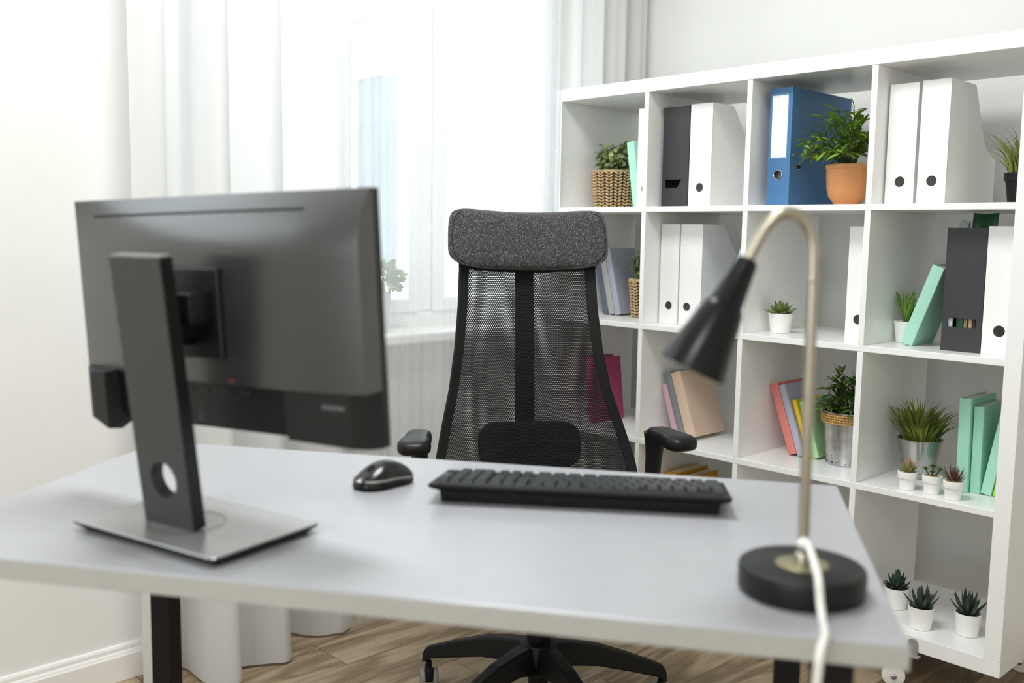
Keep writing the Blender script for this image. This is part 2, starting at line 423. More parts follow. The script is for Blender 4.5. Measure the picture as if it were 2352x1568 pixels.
# ------------------------------------------------------------------ neighbouring house outside the window
nb = thing('neighbour_house', 'pale house wall with a tall bluish window, seen hazily outside through the sheer curtain', 'house', (-7.0, 4.0, -3.0))
M_HOUSE = mat('house_render', '#d9dad8', rough=0.9, var=0.04, scale=3)
M_HWIN = mat('house_window_glass', '#8b9296', rough=0.6, var=0.2, scale=0.9, spec=0.2)
HX0, HX1, HZ0, HZ1 = -6.93+7.0, -5.85+7.0, 0.62+3, 2.81+3
q = MB()
q.box((-6, 0, 0), (HX0, 0.3, 7.4)).box((HX1, 0, 0), (2.1, 0.3, 7.4)).box((HX0, 0, 0), (HX1, 0.3, HZ0)).box((HX0, 0, HZ1), (HX1, 0.3, 7.4))
q.obj('wall', M_HOUSE, nb)
f = MB().box((HX0, 0.015, HZ0), (HX0+.03, 0.1, HZ1)).box((HX1-.03, 0.015, HZ0), (HX1, 0.1, HZ1)).box((HX0+.03, .015, HZ0), (HX1-.03, .1, HZ0+.03)).box((HX0+.03, .015, HZ1-.03), (HX1-.03, .1, HZ1)).obj('window', M_PVC, nb)
MB().box((HX0+.025, 0.03, HZ0+.025), (HX1-.025, 0.05, HZ1-.025)).obj('pane', M_HWIN, f)
MB().box((-6, -0.08, 3.36+3), (2.1, 0.0, 3.5+3)).obj('cornice', mat('house_stone', '#b9b6b2', rough=0.9), nb)
struct(tag(MB().box((-16, -8, -3.4), (X_L-0.6, 14, -3.0)).obj('ground', mat('outside_ground', '#a8a7a2', rough=0.95, scale=2)), None, None))

# ------------------------------------------------------------------ curtains
def sheet(name, pts, z0, z1, m, nz=14, flare=None, thick=0.0):
    """curtain from a plan polyline of (x,y); fine vertical columns with small flow variation"""
    n = len(pts); k = MB()
    def fn(u, v):
        i = min(n-1, round(u*(n-1))); x, y = pts[i]
        z = z0(u) + (z1-z0(u))*v if callable(z0) else z0+(z1-z0)*v
        if flare: x, y = flare(x, y, u, v)
        return (x, y, z)
    k.grid(n, nz, fn)
    return k.obj(name, m)
def smoothpath(ctrl, n):
    """Catmull-Rom through control points"""
    P = [Vector((*c, 0)) for c in ctrl]; P = [2*P[0]-P[1]]+P+[2*P[-1]-P[-2]]
    out = []
    segs = len(P)-3
    for i in range(n):
        t = i/(n-1)*segs; k = min(int(t), segs-1); t -= k
        a, b, c, d = P[k:k+4]
        v = 0.5*((2*b)+(c-a)*t+(2*a-5*b+4*c-d)*t*t+(3*b-a-3*c+d)*t**3)
        out.append((v.x, v.y))
    return out
# heavy drape at the left of the window: deep folds, hem brushing the floor
ctrl = [(-0.030, -1.375), (0.018, -1.352), (0.012, -1.315), (-0.045, -1.290), (-0.040, -1.262), (0.060, -1.262), (0.128, -1.235), (0.122, -1.196), (0.052, -1.178),
        (0.040, -1.150), (0.080, -1.095), (0.092, -1.050), (0.060, -1.015), (-0.020, -1.005), (-0.050, -0.970), (-0.015, -0.925), (0.025, -0.880), (0.035, -0.840), (-0.005, -0.785), (-0.05, -0.775)]
dp = smoothpath(ctrl, 220)
def dflare(x, y, u, v):
    # folds are a little tighter at the top
    k = 0.72+0.28*(1-v)**1.5
    wob = 0.006*math.sin(9*u*6.28+v*5)*(1-v)
    return 0.03+(x-0.03)*k+wob, y+0.018*v*math.sin(u*7)
d = sheet('curtain', dp, lambda u: 0.008+0.010*max(0, math.sin(u*20)), H_C-0.03, M_DRAPE, nz=22, flare=dflare)
tag(d, 'heavy white curtain in deep folds left of the window, hem near the floor', 'curtain')
# sheer
ns = 420; sp = []
for i in range(ns):
    u = i/(ns-1); y = -0.86+u*0.83
    x = 0.035+0.012*math.sin(u*19)+0.006*math.sin(u*43+1.1)+0.002*math.sin(u*151)
    if u > 0.86:                      # gathered edge, several layers deep
        t = (u-0.86)/0.14; x += 0.045*min(1, t*1.6)+0.012*math.sin(t*36)*t; y = -0.055-0.022*(1-t)+0.016*math.sin(t*31)
    sp.append((x, y))
d = sheet('sheer_curtain', sp, 0.02, H_C-0.03, M_SHEER, nz=16, flare=lambda x, y, u, v: (x+0.004*math.sin(u*17+v*3), y+0.006*v*(u-.5)))
tag(d, 'thin see-through white net curtain across the window beside the bookcase', 'curtain')
ns = 160; sp = []
for i in range(ns):
    u = i/(ns-1); y = 0.13+u*0.40
    sp.append((-0.050+0.020*math.sin(u*22+0.5)+0.005*math.sin(u*61), y))
d = sheet('curtain', sp, 0.02, H_C-0.03, M_DRAPE, nz=10)
tag(d, 'white curtain hanging in the room corner behind the bookcase', 'curtain')

# ------------------------------------------------------------------ bookcase
HB = 0.11
bc = thing('bookcase', 'white sixteen-compartment cube bookcase with open back, raised on casters', 'bookcase', (0, 0, 0))
W, D, TO, TI, CP = 1.464, 0.39, 0.038, 0.016, 0.335
def zv(v): return HB+W-v
bev = 0.0012
MB().box((0, 0, HB+W-TO), (W, D, HB+W), bev=bev).obj('top_panel', M_LAM, bc)
MB().box((0, 0, HB), (W, D, HB+TO), bev=bev).obj('bottom_panel', M_LAM, bc)
for x in (0, W-TO): MB().box((x, 0, HB+TO), (x+TO, D, HB+W-TO), bev=bev).obj('side_panel', M_LAM, bc)
zsh = [zv(0.373)-TI, zv(0.724)-TI, zv(1.075)-TI]
for z in zsh: MB().box((TO, 0.001, z), (W-TO, D-0.001, z+TI), bev=bev).obj('shelf', M_LAM, bc)
zb = [HB+TO]+[z+TI for z in reversed(zsh)]; ze = [z for z in reversed(zsh)]+[HB+W-TO]
for xi in (0.373, 0.724, 1.075):
    for a, b in zip(zb, ze): MB().box((xi, 0.0015, a), (xi+TI, D-0.0015, b), bev=bev).obj('divider', M_LAM, bc)
def caster(x, y, ang):
    c = MB().lathe([(0.0, -0.011), (0.022, -0.011), (0.027, -0.009), (0.028, -0.005), (0.028, 0.005), (0.027, 0.009), (0.022, 0.011), (0.0, 0.011)], 28, T(x, y, 0.0285)@RZ(ang)@RX(math.pi/2)).obj('caster', M_WHITE, bc)
    k = MB()
    Mx = T(x, y, 0)@RZ(ang)
    k.box((-0.006, 0.012, 0.02), (0.006, 0.016, 0.09), Mx).box((-0.02, -0.02, 0.085), (0.02, 0.02, 0.09), Mx).lathe([(0.007, 0.09), (0.007, HB)], 14, Mx).box((-0.03, -0.03, HB-0.004), (0.03, 0.03, HB-0.0002), Mx)
    k.obj('bracket', M_GREYP, c)
    MB().lathe([(0.007, 0), (0.007, 0.003), (0.004, 0.0045), (0, 0.0045)], 14, Mx@T(0, -0.0112, 0.0285)@RX(math.pi/2)).obj('axle_cap', M_CHROME, c)
for x, y, a in ((1.212, 0.012, 0.5), (0.08, 0.06, 0.3), (1.40, 0.34, 0.2), (0.08, 0.34, 0.9), (0.73, 0.06, -0.3), (1.40, 0.06, 0.4)):
    if (x, y) == (1.40, 0.06): continue
    caster(x, y, a)
# little grey clip screwed to the front of the bottom panel
k = MB()
oc = [(-0.013, 0)]+[(-0.013*math.cos(t*math.pi/8), 0.027+0.013*math.sin(t*math.pi/8)) for t in range(9)]+[(0.013, 0)]
k.prism(oc, -0.007, -0.0002, 'y', T(1.262, 0, 0.103)).box((1.249, -0.018, 0.100), (1.282, -0.0002, 0.104))
k.obj('grey_clip', M_GREYP, bc)

Z1, Z2, Z3, Z4 = zb[3], zb[2], zb[1], zb[0]
EPS = 0.0004
# ------------------------------------------------------------------ files, binders, books
def mag_file(label, x, y, z, w, m, h=0.295, d=0.30, hole=('c', 0.5, 0.055, 0.0128), win=None, flat=0.10, rz=0.0):
    t = thing('magazine_file', label, 'file', (x, y, z+EPS), (0, 0, rz), 'magazine files on the bookcase')
    th = 0.0028
    k = MB()
    prof = [(0.002, 0), (0.002, h), (flat, h), (flat+0.008, h-0.004), (d-0.075, 0.15), (d-0.03, 0.128), (d, 0.12), (d, 0)]
    k.prism(prof, 0, th, 'x').prism(prof, w-th, w, 'x')
    k.box((th, 0.002, 0), (w-th, d, th)).box((th, d-th, th), (w-th, d, 0.12)).box((th, 0.002, h-th), (w-th, flat, h))
    k.obj('body', m, t)
    f = MB()
    if win:
        (ax_, az_), (bx_, _), (cx_, cz_), (dx_, _) = win
        for P in ([(0, 0), (w, 0), (w, az_), (0, az_)], [(0, cz_), (w, cz_), (w, h), (0, h)], [(0, az_), (ax_, az_), (dx_, cz_), (0, cz_)], [(bx_, az_), (w, az_), (w, cz_), (cx_, cz_)]):
            f.prism(P, 0, 0.0025, 'y')
    else: f.holeplate(0, w, 0, h, ('c', w*hole[1], hole[2], hole[3]), 0.0025)
    f.obj('front_panel', m, t)
    return t
mag_file('white magazine file half hidden behind the divider in the top left compartment', 0.3135, 0.05, Z1, 0.059, M_PAPER)
mag_file('black magazine file with an empty slot, in the top compartment left of the blue binder', 0.401, 0.06, Z1, 0.095, M_BCARD, h=0.292, win=[(0.012, 0.056), (0.056, 0.056), (0.072, 0.080), (0.012, 0.080)])
mag_file('white magazine file with a slanted side beside the black file on the top shelf', 0.499, 0.06, Z1, 0.076, M_PAPER, h=0.294)
mag_file('narrower white file against the divider in the top right compartment', 1.096, 0.06, Z1, 0.072, M_PAPER, h=0.292)
mag_file('white magazine file with sloping back next to the grass in a black pot', 1.176, 0.06, Z1, 0.069, M_PAPER, h=0.294, flat=0.14)
mag_file('left one of two white magazine files in the second row', 0.394, 0.075, Z2, 0.068, M_PAPER, h=0.300)
mag_file('right one of two white magazine files in the second row', 0.467, 0.075, Z2, 0.078, M_PAPER, h=0.300, hole=('c', 0.36, 0.055, 0.0128))
mag_file('white file half hidden by the divider right of the lone succulent', 0.998, 0.082, Z2, 0.074, M_PAPER, h=0.296, hole=('c', 0.46, 0.056, 0.0128))
bf = mag_file('black magazine file with coloured papers showing in its slot and a green folder on top', 1.253, 0.070, Z2, 0.093, M_BCARD, h=0.294, win=[(0.013, 0.058), (0.079, 0.058), (0.079, 0.079), (0.013, 0.079)])
mag_file('white file pressed between the black file and the right side panel of the bookcase', 1.349, 0.066, Z2, 0.075, M_PAPER, h=0.298, hole=('c', 0.50, 0.056, 0.0135))
# contents of the black file
M_GRN = mat('green_plastic', '#16552b', rough=0.3, var=0.15, scale=20, coat=0.3)
g = thing('folder', 'dark green glossy plastic folder sticking up out of the black magazine file', 'folder', (1.2645, 0.080, Z2+0.0035))
MB().box((0.016, 0.004, 0), (0.032, 0.06, 0.285), bev=0.002).obj('spine', M_GRN, g)
MB().grid(10, 4, lambda u, v: (0.016+0.060*u, 0.05+0.006*math.sin(u*6)+0.02*v, 0.208+0.120*v-0.002*math.sin(u*3.1))).obj('cover', M_GRN, g)
M_CLR = mat('crumpled_clear_film', '#c6ccd0', rough=0.15, var=0.3, scale=60, bump=1.0, bscale=60)
g = thing('plastic_sleeve', 'crumpled clear plastic sleeve peeping out of the black file left of the green folder', 'sleeve', (1.2565, 0.12, Z2+0.0035))
random.seed(3)
MB().grid(8, 6, lambda u, v: (0.001+0.022*u+random.uniform(-.001, .001), 0.02*v+random.uniform(0, .004), 0.29+0.018*math.sin(v*3.1)+random.uniform(-.003, .003))).box((0.0085, -0.043, 0), (0.0185, -0.038, 0.26)).obj('film', M_CLR, g)
for i, (dx, c, ww) in enumerate(((0.036, '#8a7a66', 0.008), (0.047, '#b59d74', 0.008), (0.057, '#2c2a28', 0.006), (0.065, '#a8926e', 0.008))):
    MB().box((0, 0, 0), (ww, 0.19, 0.2), bev=0.0008).obj('notebook', mat('notebook_%d' % i, c, rough=0.6), None, (1.2645+dx, 0.079, Z2+0.0035))
    o = COL.objects[-1]
    tag(o, ['brown notebook edge just right of the green folder in the black file slot', 'tan notebook edge in the middle of the black file slot', 'black notebook edge between two tan ones in the black file slot', 'tan notebook edge at the right end of the black file slot'][i], 'notebook', 'notebooks inside the black magazine file')

# blue lever-arch binder
M_BLUE = mat('blue_binder_cloth', '#4676a6', rough=0.5, var=0.05, scale=150, bump=0.2, bscale=700)
b = thing('ring_binder', 'tall blue lever-arch binder with a blank white spine label on the top shelf', 'binder', (0.7665, 0.05, Z1+EPS))
w_, h_, d_ = 0.067, 0.312, 0.322
MB().box((0, 0.004, 0), (0.0028, d_, h_), bev=.0008).obj('cover', M_BLUE, b)
MB().box((w_-.0028, 0.004, 0), (w_, d_, h_), bev=.0008).obj('cover', M_BLUE, b)
MB().holeplate(0, w_, 0, h_, ('c', 0.032, 0.082, 0.011), 0.004).obj('spine', M_BLUE, b)
MB().box((0.004, 0.03, 0.006), (w_-0.02, 0.3, 0.3)).obj('paper_block', M_PAGES, b)
MB().box((0.008, -0.0012, 0.128), (0.055, -0.0002, 0.292), bev=0.0003).obj('spine_label', mat('blank_label', '#eef0f3', rough=0.35, var=0.02, scale=50), b)
MB().box((0.006, -0.0006, 0.124), (0.058, -0.0001, 0.296)).obj('label_pocket', mat('label_pocket', '#5a8ab8', rough=0.2, var=0.05), b)
MB().tube([(0.032+0.0125*math.cos(a*math.pi/14), -0.0002, 0.082+0.0125*math.sin(a*math.pi/14)) for a in range(28)], 0.0016, 8, closed=True).obj('finger_ring', M_CHROME, b)
k = MB().tube([(w_+0.0004, 0.045+0.013*math.cos(a*math.pi/10), 0.104+0.007*math.sin(a*math.pi/10)) for a in range(20)], 0.0013, 6, closed=True).obj('lever_slot', M_CHROME, b)
MB().box((w_-0.0002, 0.036, 0.099), (w_+0.0008, 0.054, 0.109)).obj('slot_plate', M_BLK, k)

def book(label, x, y, z, t, h, d, lean, col, group, rough=0.5, right=False, yaw=0.0, name='book'):
    """spine faces -Y; lean in degrees, positive towards +X. The bottom corner it stands on is the origin."""
    o = thing(name, label, 'book', (x, y, z+EPS), (0, math.radians(lean), yaw), group)
    x0, x1 = (-t, 0) if right else (0, t)
    m = mat('book_'+col.lstrip('#'), col, rough=rough, var=0.03, scale=90, bump=0.06, bscale=500)
    bt = 0.0022
    sp = [(x0, bt+.003), (x0+.0008, bt*.5), (x0+0.003, 0.0004), ((x0+x1)/2, -0.0006), (x1-0.003, 0.0004), (x1-.0008, bt*.5), (x1, bt+.003), (x1-bt, bt+.003), (x0+bt, bt+.003)]
    k = MB().prism(sp, 0, h, 'z').box((x0, bt+.003, 0), (x0+bt, d, h), bev=0.0006).box((x1-bt, bt+.003, 0), (x1, d, h), bev=0.0006)
    k.obj('cover', m, o)
    MB().box((x0+bt, bt+.0035, 0.003), (x1-bt, d-0.004, h-0.003)).obj('pages', M_PAGES, o)
    return o
GB = 'books on the bookcase'
book('mint green book leaning on the white file in the top left compartment', 0.258, 0.10, Z1, 0.029, 0.205, 0.15, -9, '#aee0ca', GB)
book('dark slate book at the left, half hidden by the chair, second row', 0.092, 0.165, Z2, 0.022, 0.205, 0.14, -14, '#5b6270', GB)
book('light grey book between the slate and the lavender book, second row left', 0.1155, 0.165, Z2, 0.025, 0.20, 0.145, -14, '#a8a8a6', GB)
book('lavender grey book leaning left beside the second-row basket', 0.1425, 0.165, Z2, 0.024, 0.222, 0.13, -14.1, '#a3a8b6', GB)
book('lavender book leaning against the divider left of the lone succulent', 0.638, 0.047, Z2, 0.026, 0.255, 0.17, 19, '#b6bccc', GB, right=True)
book('mint green book leaning to the right against the black file beside the aloe pot', 1.175, 0.086, Z2, 0.031, 0.207, 0.125, 19.5, '#a6dac4', GB, right=True)
book('magenta book standing at the back of its pair, third row left', 0.0975, 0.10, Z3, 0.020, 0.214, 0.12, -6.6, '#b34a78', GB)
book('magenta book in front whose plain side faces the room, third row left', 0.122, 0.07, Z3, 0.026, 0.210, 0.15, -6.5, '#b04673', GB)
book('thin dusty pink book at the left of three leaning books behind the chair arm', 0.4435, 0.10, Z3, 0.021, 0.163, 0.13, -19, '#c7a4b2', GB)
book('dark grey book in the middle of three leaning books behind the chair arm', 0.4668, 0.10, Z3, 0.024, 0.205, 0.15, -19, '#7d8084', GB)
book('thick beige book leaning left behind the right chair arm', 0.4932, 0.10, Z3, 0.036, 0.207, 0.158, -19.1, '#d3b9a3', GB)
book('coral red book leaning on the divider, third row behind the lamp pole', 0.812, 0.15, Z3, 0.026, 0.207, 0.15, -20, '#dc837b', GB)
book('pale lavender book leaning beside the coral one', 0.8405, 0.15, Z3, 0.020, 0.207, 0.15, -20, '#b4b4c6', GB)
book('slim bright yellow book between the lavender and the green book', 0.866, 0.158, Z3, 0.013, 0.166, 0.13, -20, '#f0cc1c', GB)
book('light green book leaning next to the galvanised bucket', 0.883, 0.158, Z3, 0.020, 0.163, 0.13, -18, '#a8d8a0', GB)
book('leftmost of the mint green books standing right of the silver bucket', 1.292, 0.116, Z3, 0.029, 0.232, 0.16, -1, '#9fd6bf', GB)
book('middle mint green book standing right of the silver bucket', 1.3225, 0.126, Z3, 0.024, 0.215, 0.15, -0.5, '#9dd4bd', GB)
book('rightmost mint green book, leaning to the right beside the lime book', 1.372, 0.130, Z3, 0.026, 0.205, 0.15, 9.5, '#a8dcc7', GB, right=True)
book('lime green book squeezed against the right side panel of the bookcase', 1.3895, 0.130, Z3, 0.015, 0.19, 0.15, 9.8, '#a4dc4a', GB, right=True)
book('taller yellow book just visible above the desk edge, bottom row', 0.405, 0.12, Z4, 0.040, 0.232, 0.17, 0, '#d9a21c', GB)
book('shorter yellow book right of the taller one, just above the desk edge', 0.449, 0.12, Z4, 0.034, 0.224, 0.17, 0, '#c98f16', GB)

# ------------------------------------------------------------------ plants
def leafmesh(name, w, curve, m, fold=0.12):
    """lance-shaped leaf of length 1 along +X, normal +Z"""
    k = MB(); xs = [0, 0.22, 0.5, 0.78, 1.0]; ws = [0.02, 0.8, 1.0, 0.6, 0.0]
    L, C, R = [], [], []
    for x, a in zip(xs, ws):
        z = -curve*x*x
        C.append((x, 0, z)); L.append((x, w/2*a, z+fold*w*a)); R.append((x, -w/2*a, z+fold*w*a))
    vs = C+L+R; fs = []
    for i in range(4): fs += [(i, i+1, 6+i, 5+i), (i+1, i, 10+i, 11+i)]
    k.add(vs, fs, None, True); me = k.mesh(name); me.materials.append(m); return me
def roundleaf(name, m):
    k = MB(); n = 10
    vs = [(0.5, 0, -0.06)]+[(0.5+0.5*math.cos(2*math.pi*i/n), 0.42*math.sin(2*math.pi*i/n)*(1.0), 0.05*math.sin(2*math.pi*i/n)**2-0.1*(math.cos(2*math.pi*i/n) > .5)) for i in range(n)]
    k.add(vs, [(0, 1+i, 1+(i+1) % n) for i in range(n)], None, True); me = k.mesh(name); me.materials.append(m); return me
def fleshy(name, m, w=0.28, t=0.12, curl=0.25, tip=0.03):
    """thick succulent leaf of length 1 along +X, curling up (+Z)"""
    k = MB(); loops = []
    prof = [(0, 0.55), (0.15, 0.85), (0.4, 1.0), (0.65, 0.8), (0.87, 0.4), (1.0, tip)]
    for x, a in prof:
        z = curl*x*x
        loops.append([(x, w/2*a*math.cos(q*math.pi/4), z+t/2*a*math.sin(q*math.pi/4)*(1 if math.sin(q*math.pi/4) < 0 else 0.5)) for q in range(8)])
    k.loft(loops, smooth=True); me = k.mesh(name); me.materials.append(m); return me
def orient(p, d, up, s):
    d = Vector(d).normalized(); up = Vector(up); y = up.cross(d)
    if y.length < 1e-4: y = Vector((0, 1, 0)).cross(d)
    y.normalize(); z = d.cross(y)
    return basis(d*s, y*s, z*s, p)
def pot(root, prof, m, soil_r, soil_z, msoil=None, name='pot', n=36):
    """prof: outer profile bottom->rim, then inner wall is added"""
    rt, zt = prof[-1]
    inner = [(rt-0.002, zt+0.0004), (rt-0.0035, zt-0.001), (soil_r, soil_z-0.004), (0.0, soil_z-0.004)]
    p = MB().lathe(prof+inner, n).obj(name, m, root)
    k = MB()
    rr = random.Random(5)
    k.lathe([(soil_r*0.995, soil_z-0.0035), (soil_r*0.8, soil_z), (soil_r*0.5, soil_z+0.002), (0.0, soil_z+0.003)], 20)
    k.obj('soil', msoil or M_SOIL, root)
    return p
M_LEAF = mat('bamboo_leaf', '#6f8f30', rough=0.42, var=0.3, scale=8, randomize=0.45, trans=0.15)
M_LEAF2 = mat('dark_leaf', '#52722c', rough=0.42, var=0.3, scale=8, randomize=0.45, trans=0.12)
M_STEM = mat('green_stem', '#3b4a22', rough=0.6)
M_SAGE = mat('sage_leaf', '#87935f', rough=0.5, var=0.25, scale=6, randomize=0.5, trans=0.15)
def bushy(root, base_z, r0, stems, reach, height, leafm, llen, per, rng, droop=0.5, center=(0, 0), bias=(0, 0), limit=(-9, 9), ylim=(-9, 9)):
    st = MB(); leaves = []
    for s in range(stems):
        a = 2*math.pi*(s+rng.uniform(-.3, .3))/stems*1.0 + (s % 3)*0.7
        rad = (0.15+0.85*rng.random()**0.6)
        ex, ey = reach*rad*math.cos(a)+bias[0], reach*rad*math.sin(a)+bias[1]
        top = height*(1.0-0.72*rad**2.2)*rng.uniform(0.75, 1.05)
        pts = []
        for i in range(6):
            t = i/5
            px = center[0]+r0*math.cos(a)*0.35*(1-t)+ex*t**1.3; py = center[1]+r0*math.sin(a)*0.35*(1-t)+ey*t**1.3
            pz = base_z+top*(1-(1-t)**1.8) - droop*0.05*(t**2)*rad
            pts.append(Vector((min(max(px, limit[0]), limit[1]), min(max(py, ylim[0]), ylim[1]), pz)))
        st.tube(pts, [0.0013*(1-0.5*i/5) for i in range(6)], 5)
        for j in range(per):
            t = 0.25+0.75*(j+rng.random()*0.6)/per; i = min(4, int(t*5)); f = t*5-i
            p = pts[i].lerp(pts[i+1], min(1, f)); tg = (pts[i+1]-pts[i]).normalized()
            side = (1 if j % 2 else -1)
            d = tg*0.55+tg.cross(Vector((0, 0, 1))).normalized()*side*rng.uniform(.5, 1.0)+Vector((rng.uniform(-.3, .3), rng.uniform(-.3, .3), rng.uniform(-.35, .45)))
            if t > 0.93: d = tg+Vector((rng.uniform(-.2, .2), rng.uniform(-.2, .2), 0.1))
            L = llen*rng.uniform(0.7, 1.15)
            tip = p+d.normalized()*L
            if not (limit[0] <= tip.x <= limit[1]) or not (ylim[0] <= tip.y <= ylim[1]): d.x *= -0.4; d.y *= 0.3
            tip = p+d.normalized()*L
            if not (limit[0]-.001 <= tip.x <= limit[1]+.001): continue
            link('leaf', leafm, root, M=orient(p, d, (rng.uniform(-.4, .4), rng.uniform(-.4, .4), 1), L))
    st.obj('stems', M_STEM, root)
# -- terracotta pot
r = thing('potted_plant', 'bushy narrow-leaved plant in an orange terracotta pot beside the blue binder', 'plant', (0.962, 0.125, Z1+EPS))
M_TERRA = mat('terracotta', '#d08f58', rough=0.55, var=0.05, scale=18, bump=0.05)
pot(r, [(0.033, 0), (0.034, 0.006), (0.036, 0.008), (0.047, 0.022), (0.0525, 0.042), (0.0545, 0.07), (0.0555, 0.094), (0.0575, 0.096), (0.0578, 0.103), (0.0565, 0.106)], M_TERRA, 0.051, 0.1)
lm = leafmesh('bamboo_leaf', 0.235, 0.22, M_LEAF)
bushy(r, 0.1, 0.045, 54, 0.125, 0.165, lm, 0.041, 9, random.Random(11), center=(0, 0), bias=(-0.015, -0.02), limit=(-0.124, 0.108), ylim=(-0.13, 0.2))
# -- galvanised bucket with rope
r = thing('potted_plant', 'leafy green plant in a galvanised bucket with a rope-wrapped rim', 'plant', (0.968, 0.187, Z3+EPS))
M_GALV = mat('galvanised_zinc', '#b4b6b8', rough=0.27, metal=1.0, var=0.2, scale=45, col2='#d3d5d6', contrast=(0.3, 0.6), bump=0.03, bscale=60)
pot(r, [(0.053, 0), (0.055, 0.003), (0.0545, 0.006), (0.0645, 0.115), (0.0665, 0.146)], M_GALV, 0.063, 0.138, name='bucket')
# rust freckles near the foot: thin scabs standing on the metal
rg = random.Random(2); k = MB()
for i in range(90):
    a = rg.uniform(0, 6.28); z = 0.006+0.022*rg.random()**2; rr = 0.0543+0.0002+z*0.092
    k.box((-0.0009*rg.uniform(.5, 2), -0.0002, -0.0009*rg.uniform(.5, 2)), (0.0009*rg.uniform(.5, 2), 0.0003, 0.0009*rg.uniform(.5, 2)), RZ(a)@T(0, -rr, z))
o = k.obj('rust', mat('rust', '#3a2c20', rough=0.9, var=0.3), r); o['kind'] = 'stuff'
M_ROPE = mat('jute_rope', '#c39a5c', rough=0.85, var=0.35, scale=160, bump=0.6, bscale=400)
for j in range(4):
    k = MB(); R0 = 0.0686+0.0004*j; z = 0.118+0.0068*j
    for s in range(2):
        pts = []
        N = 120
        for i in range(N):
            a = 2*math.pi*i/N; ph = a*28+s*math.pi
            rr = R0+0.0016*math.cos(ph); pts.append((rr*math.cos(a), rr*math.sin(a), z+0.0016*math.sin(ph)))
        k.tube(pts, 0.0022, 6, closed=True)
    k.obj('rope', M_ROPE, r)
lm2 = leafmesh('lance_leaf', 0.27, 0.15, M_LEAF2)
bushy(r, 0.135, 0.05, 46, 0.085, 0.138, lm2, 0.034, 9, random.Random(21), bias=(-0.006, -0.008), limit=(-0.15, 0.105))
# -- woven baskets
M_WICK = mat('water_hyacinth', '#ccb084', rough=0.7, var=0.3, scale=40, stretch=(1, 1, 4), bump=0.5, bscale=220, randomize=0.1)
M_WICKD = mat('basket_gaps', '#4d3820', rough=0.9, var=0.2)
def basket_plant(label, x, y, z, rb, rt, h, seed):
    r = thing('potted_plant', label, 'plant', (x, y, z+EPS), (0, 0, seed), 'plants in woven baskets')
    MB().lathe([(rb-0.004, 0), (rt-0.004, h-0.002), (rt-0.008, h-0.002), (rt-0.012, h-0.02), (0, h-0.02)], 28).obj('liner', M_WICKD, r)
    k = MB(); nc = 15; nr = 12
    # fishtail plaits: two slanting strands per stitch
    for c in range(nc):
        for j in range(nr):
            zz = (j+0.5)/nr*h; rad = rb+(rt-rb)*zz/h; cw = math.pi*2*rad/nc
            for s in (-1, 1):
                a = 2*math.pi*c/nc
                Mx = RZ(a)@T(rad, 0, zz)@T(0, s*cw*0.235, 0)@RX(s*math.radians(33))
                hw, hh, ht = cw*0.30, h/nr*0.40, 0.0048
                vs = [(-ht*.4, -hw, 0), (-ht*.4, hw, 0), (-ht*.2, 0, hh), (-ht*.2, 0, -hh), (ht*.7, -hw*.45, hh*.35), (ht*.7, hw*.45, hh*.35), (ht*.7, hw*.45, -hh*.5), (ht*.7, -hw*.45, -hh*.5)]
                k.add(vs, [(0, 4, 2), (2, 4, 5), (2, 5, 1), (1, 5, 6), (1, 6, 3), (3, 6, 7), (3, 7, 0), (0, 7, 4), (4, 7, 6, 5)], Mx, True)
    o = k.obj('weave', M_WICK, r)
    k = MB(); 
    for s in range(3):
        k.tube([((rt+0.0018*math.cos(i/90*6.283*16+s*2.1))*math.cos(i/90*6.283), (rt+0.0018*math.cos(i/90*6.283*16+s*2.1))*math.sin(i/90*6.283), h+0.001+0.0022*math.sin(i/90*6.283*16+s*2.1)) for i in range(90)], 0.0022, 6, closed=True)
    k.obj('braided_rim', M_WICK, r)
    MB().lathe([(rt-0.012, h-0.018), (rt*0.5, h-0.010), (0, h-0.006)], 20, cap0=False).obj('soil', M_SOIL, r)
    lm = bpy.data.meshes.get('round_leaf') or roundleaf('round_leaf', M_SAGE)
    rng = random.Random(seed*13+1); st = MB()
    for s in range(30):
        a = 2.4*s; rad = math.sqrt((s+0.5)/30)*rt*0.98; top = 0.05+0.055*(1-(rad/rt/1.12)**2)*rng.uniform(.6, 1.25)
        p0 = Vector((rad*.5*math.cos(a), rad*.5*math.sin(a), h-0.012)); p1 = Vector((rad*math.cos(a), rad*math.sin(a), h+top-0.012))
        st.tube([p0, p0.lerp(p1, .5)+Vector((0, 0, .005)), p1], 0.0011, 5)
        for j in range(12):
            t = 0.25+0.75*j/11; p = p0.lerp(p1, t); b = a+j*1.7
            d = Vector((math.cos(b), math.sin(b), rng.uniform(-.3, .7)))
            L = 0.0185*rng.uniform(.7, 1.2)
            if math.hypot(p.x+d.x*L, p.y+d.y*L) > rt+0.008: continue
            link('leaf', lm, r, M=orient(p, d, (math.cos(a)+rng.uniform(-.6, .6), math.sin(a)+rng.uniform(-.6, .6), rng.uniform(0, 1.2)), L))
    st.obj('stems', M_STEM, r)
    return r
basket_plant('round-leaved plant in a woven basket, alone at the left of the top shelf', 0.124, 0.165, Z1, 0.062, 0.073, 0.117, 1)
basket_plant('round-leaved plant in a woven basket partly hidden behind the divider, second row', 0.252, 0.215, Z2, 0.060, 0.071, 0.120, 2)
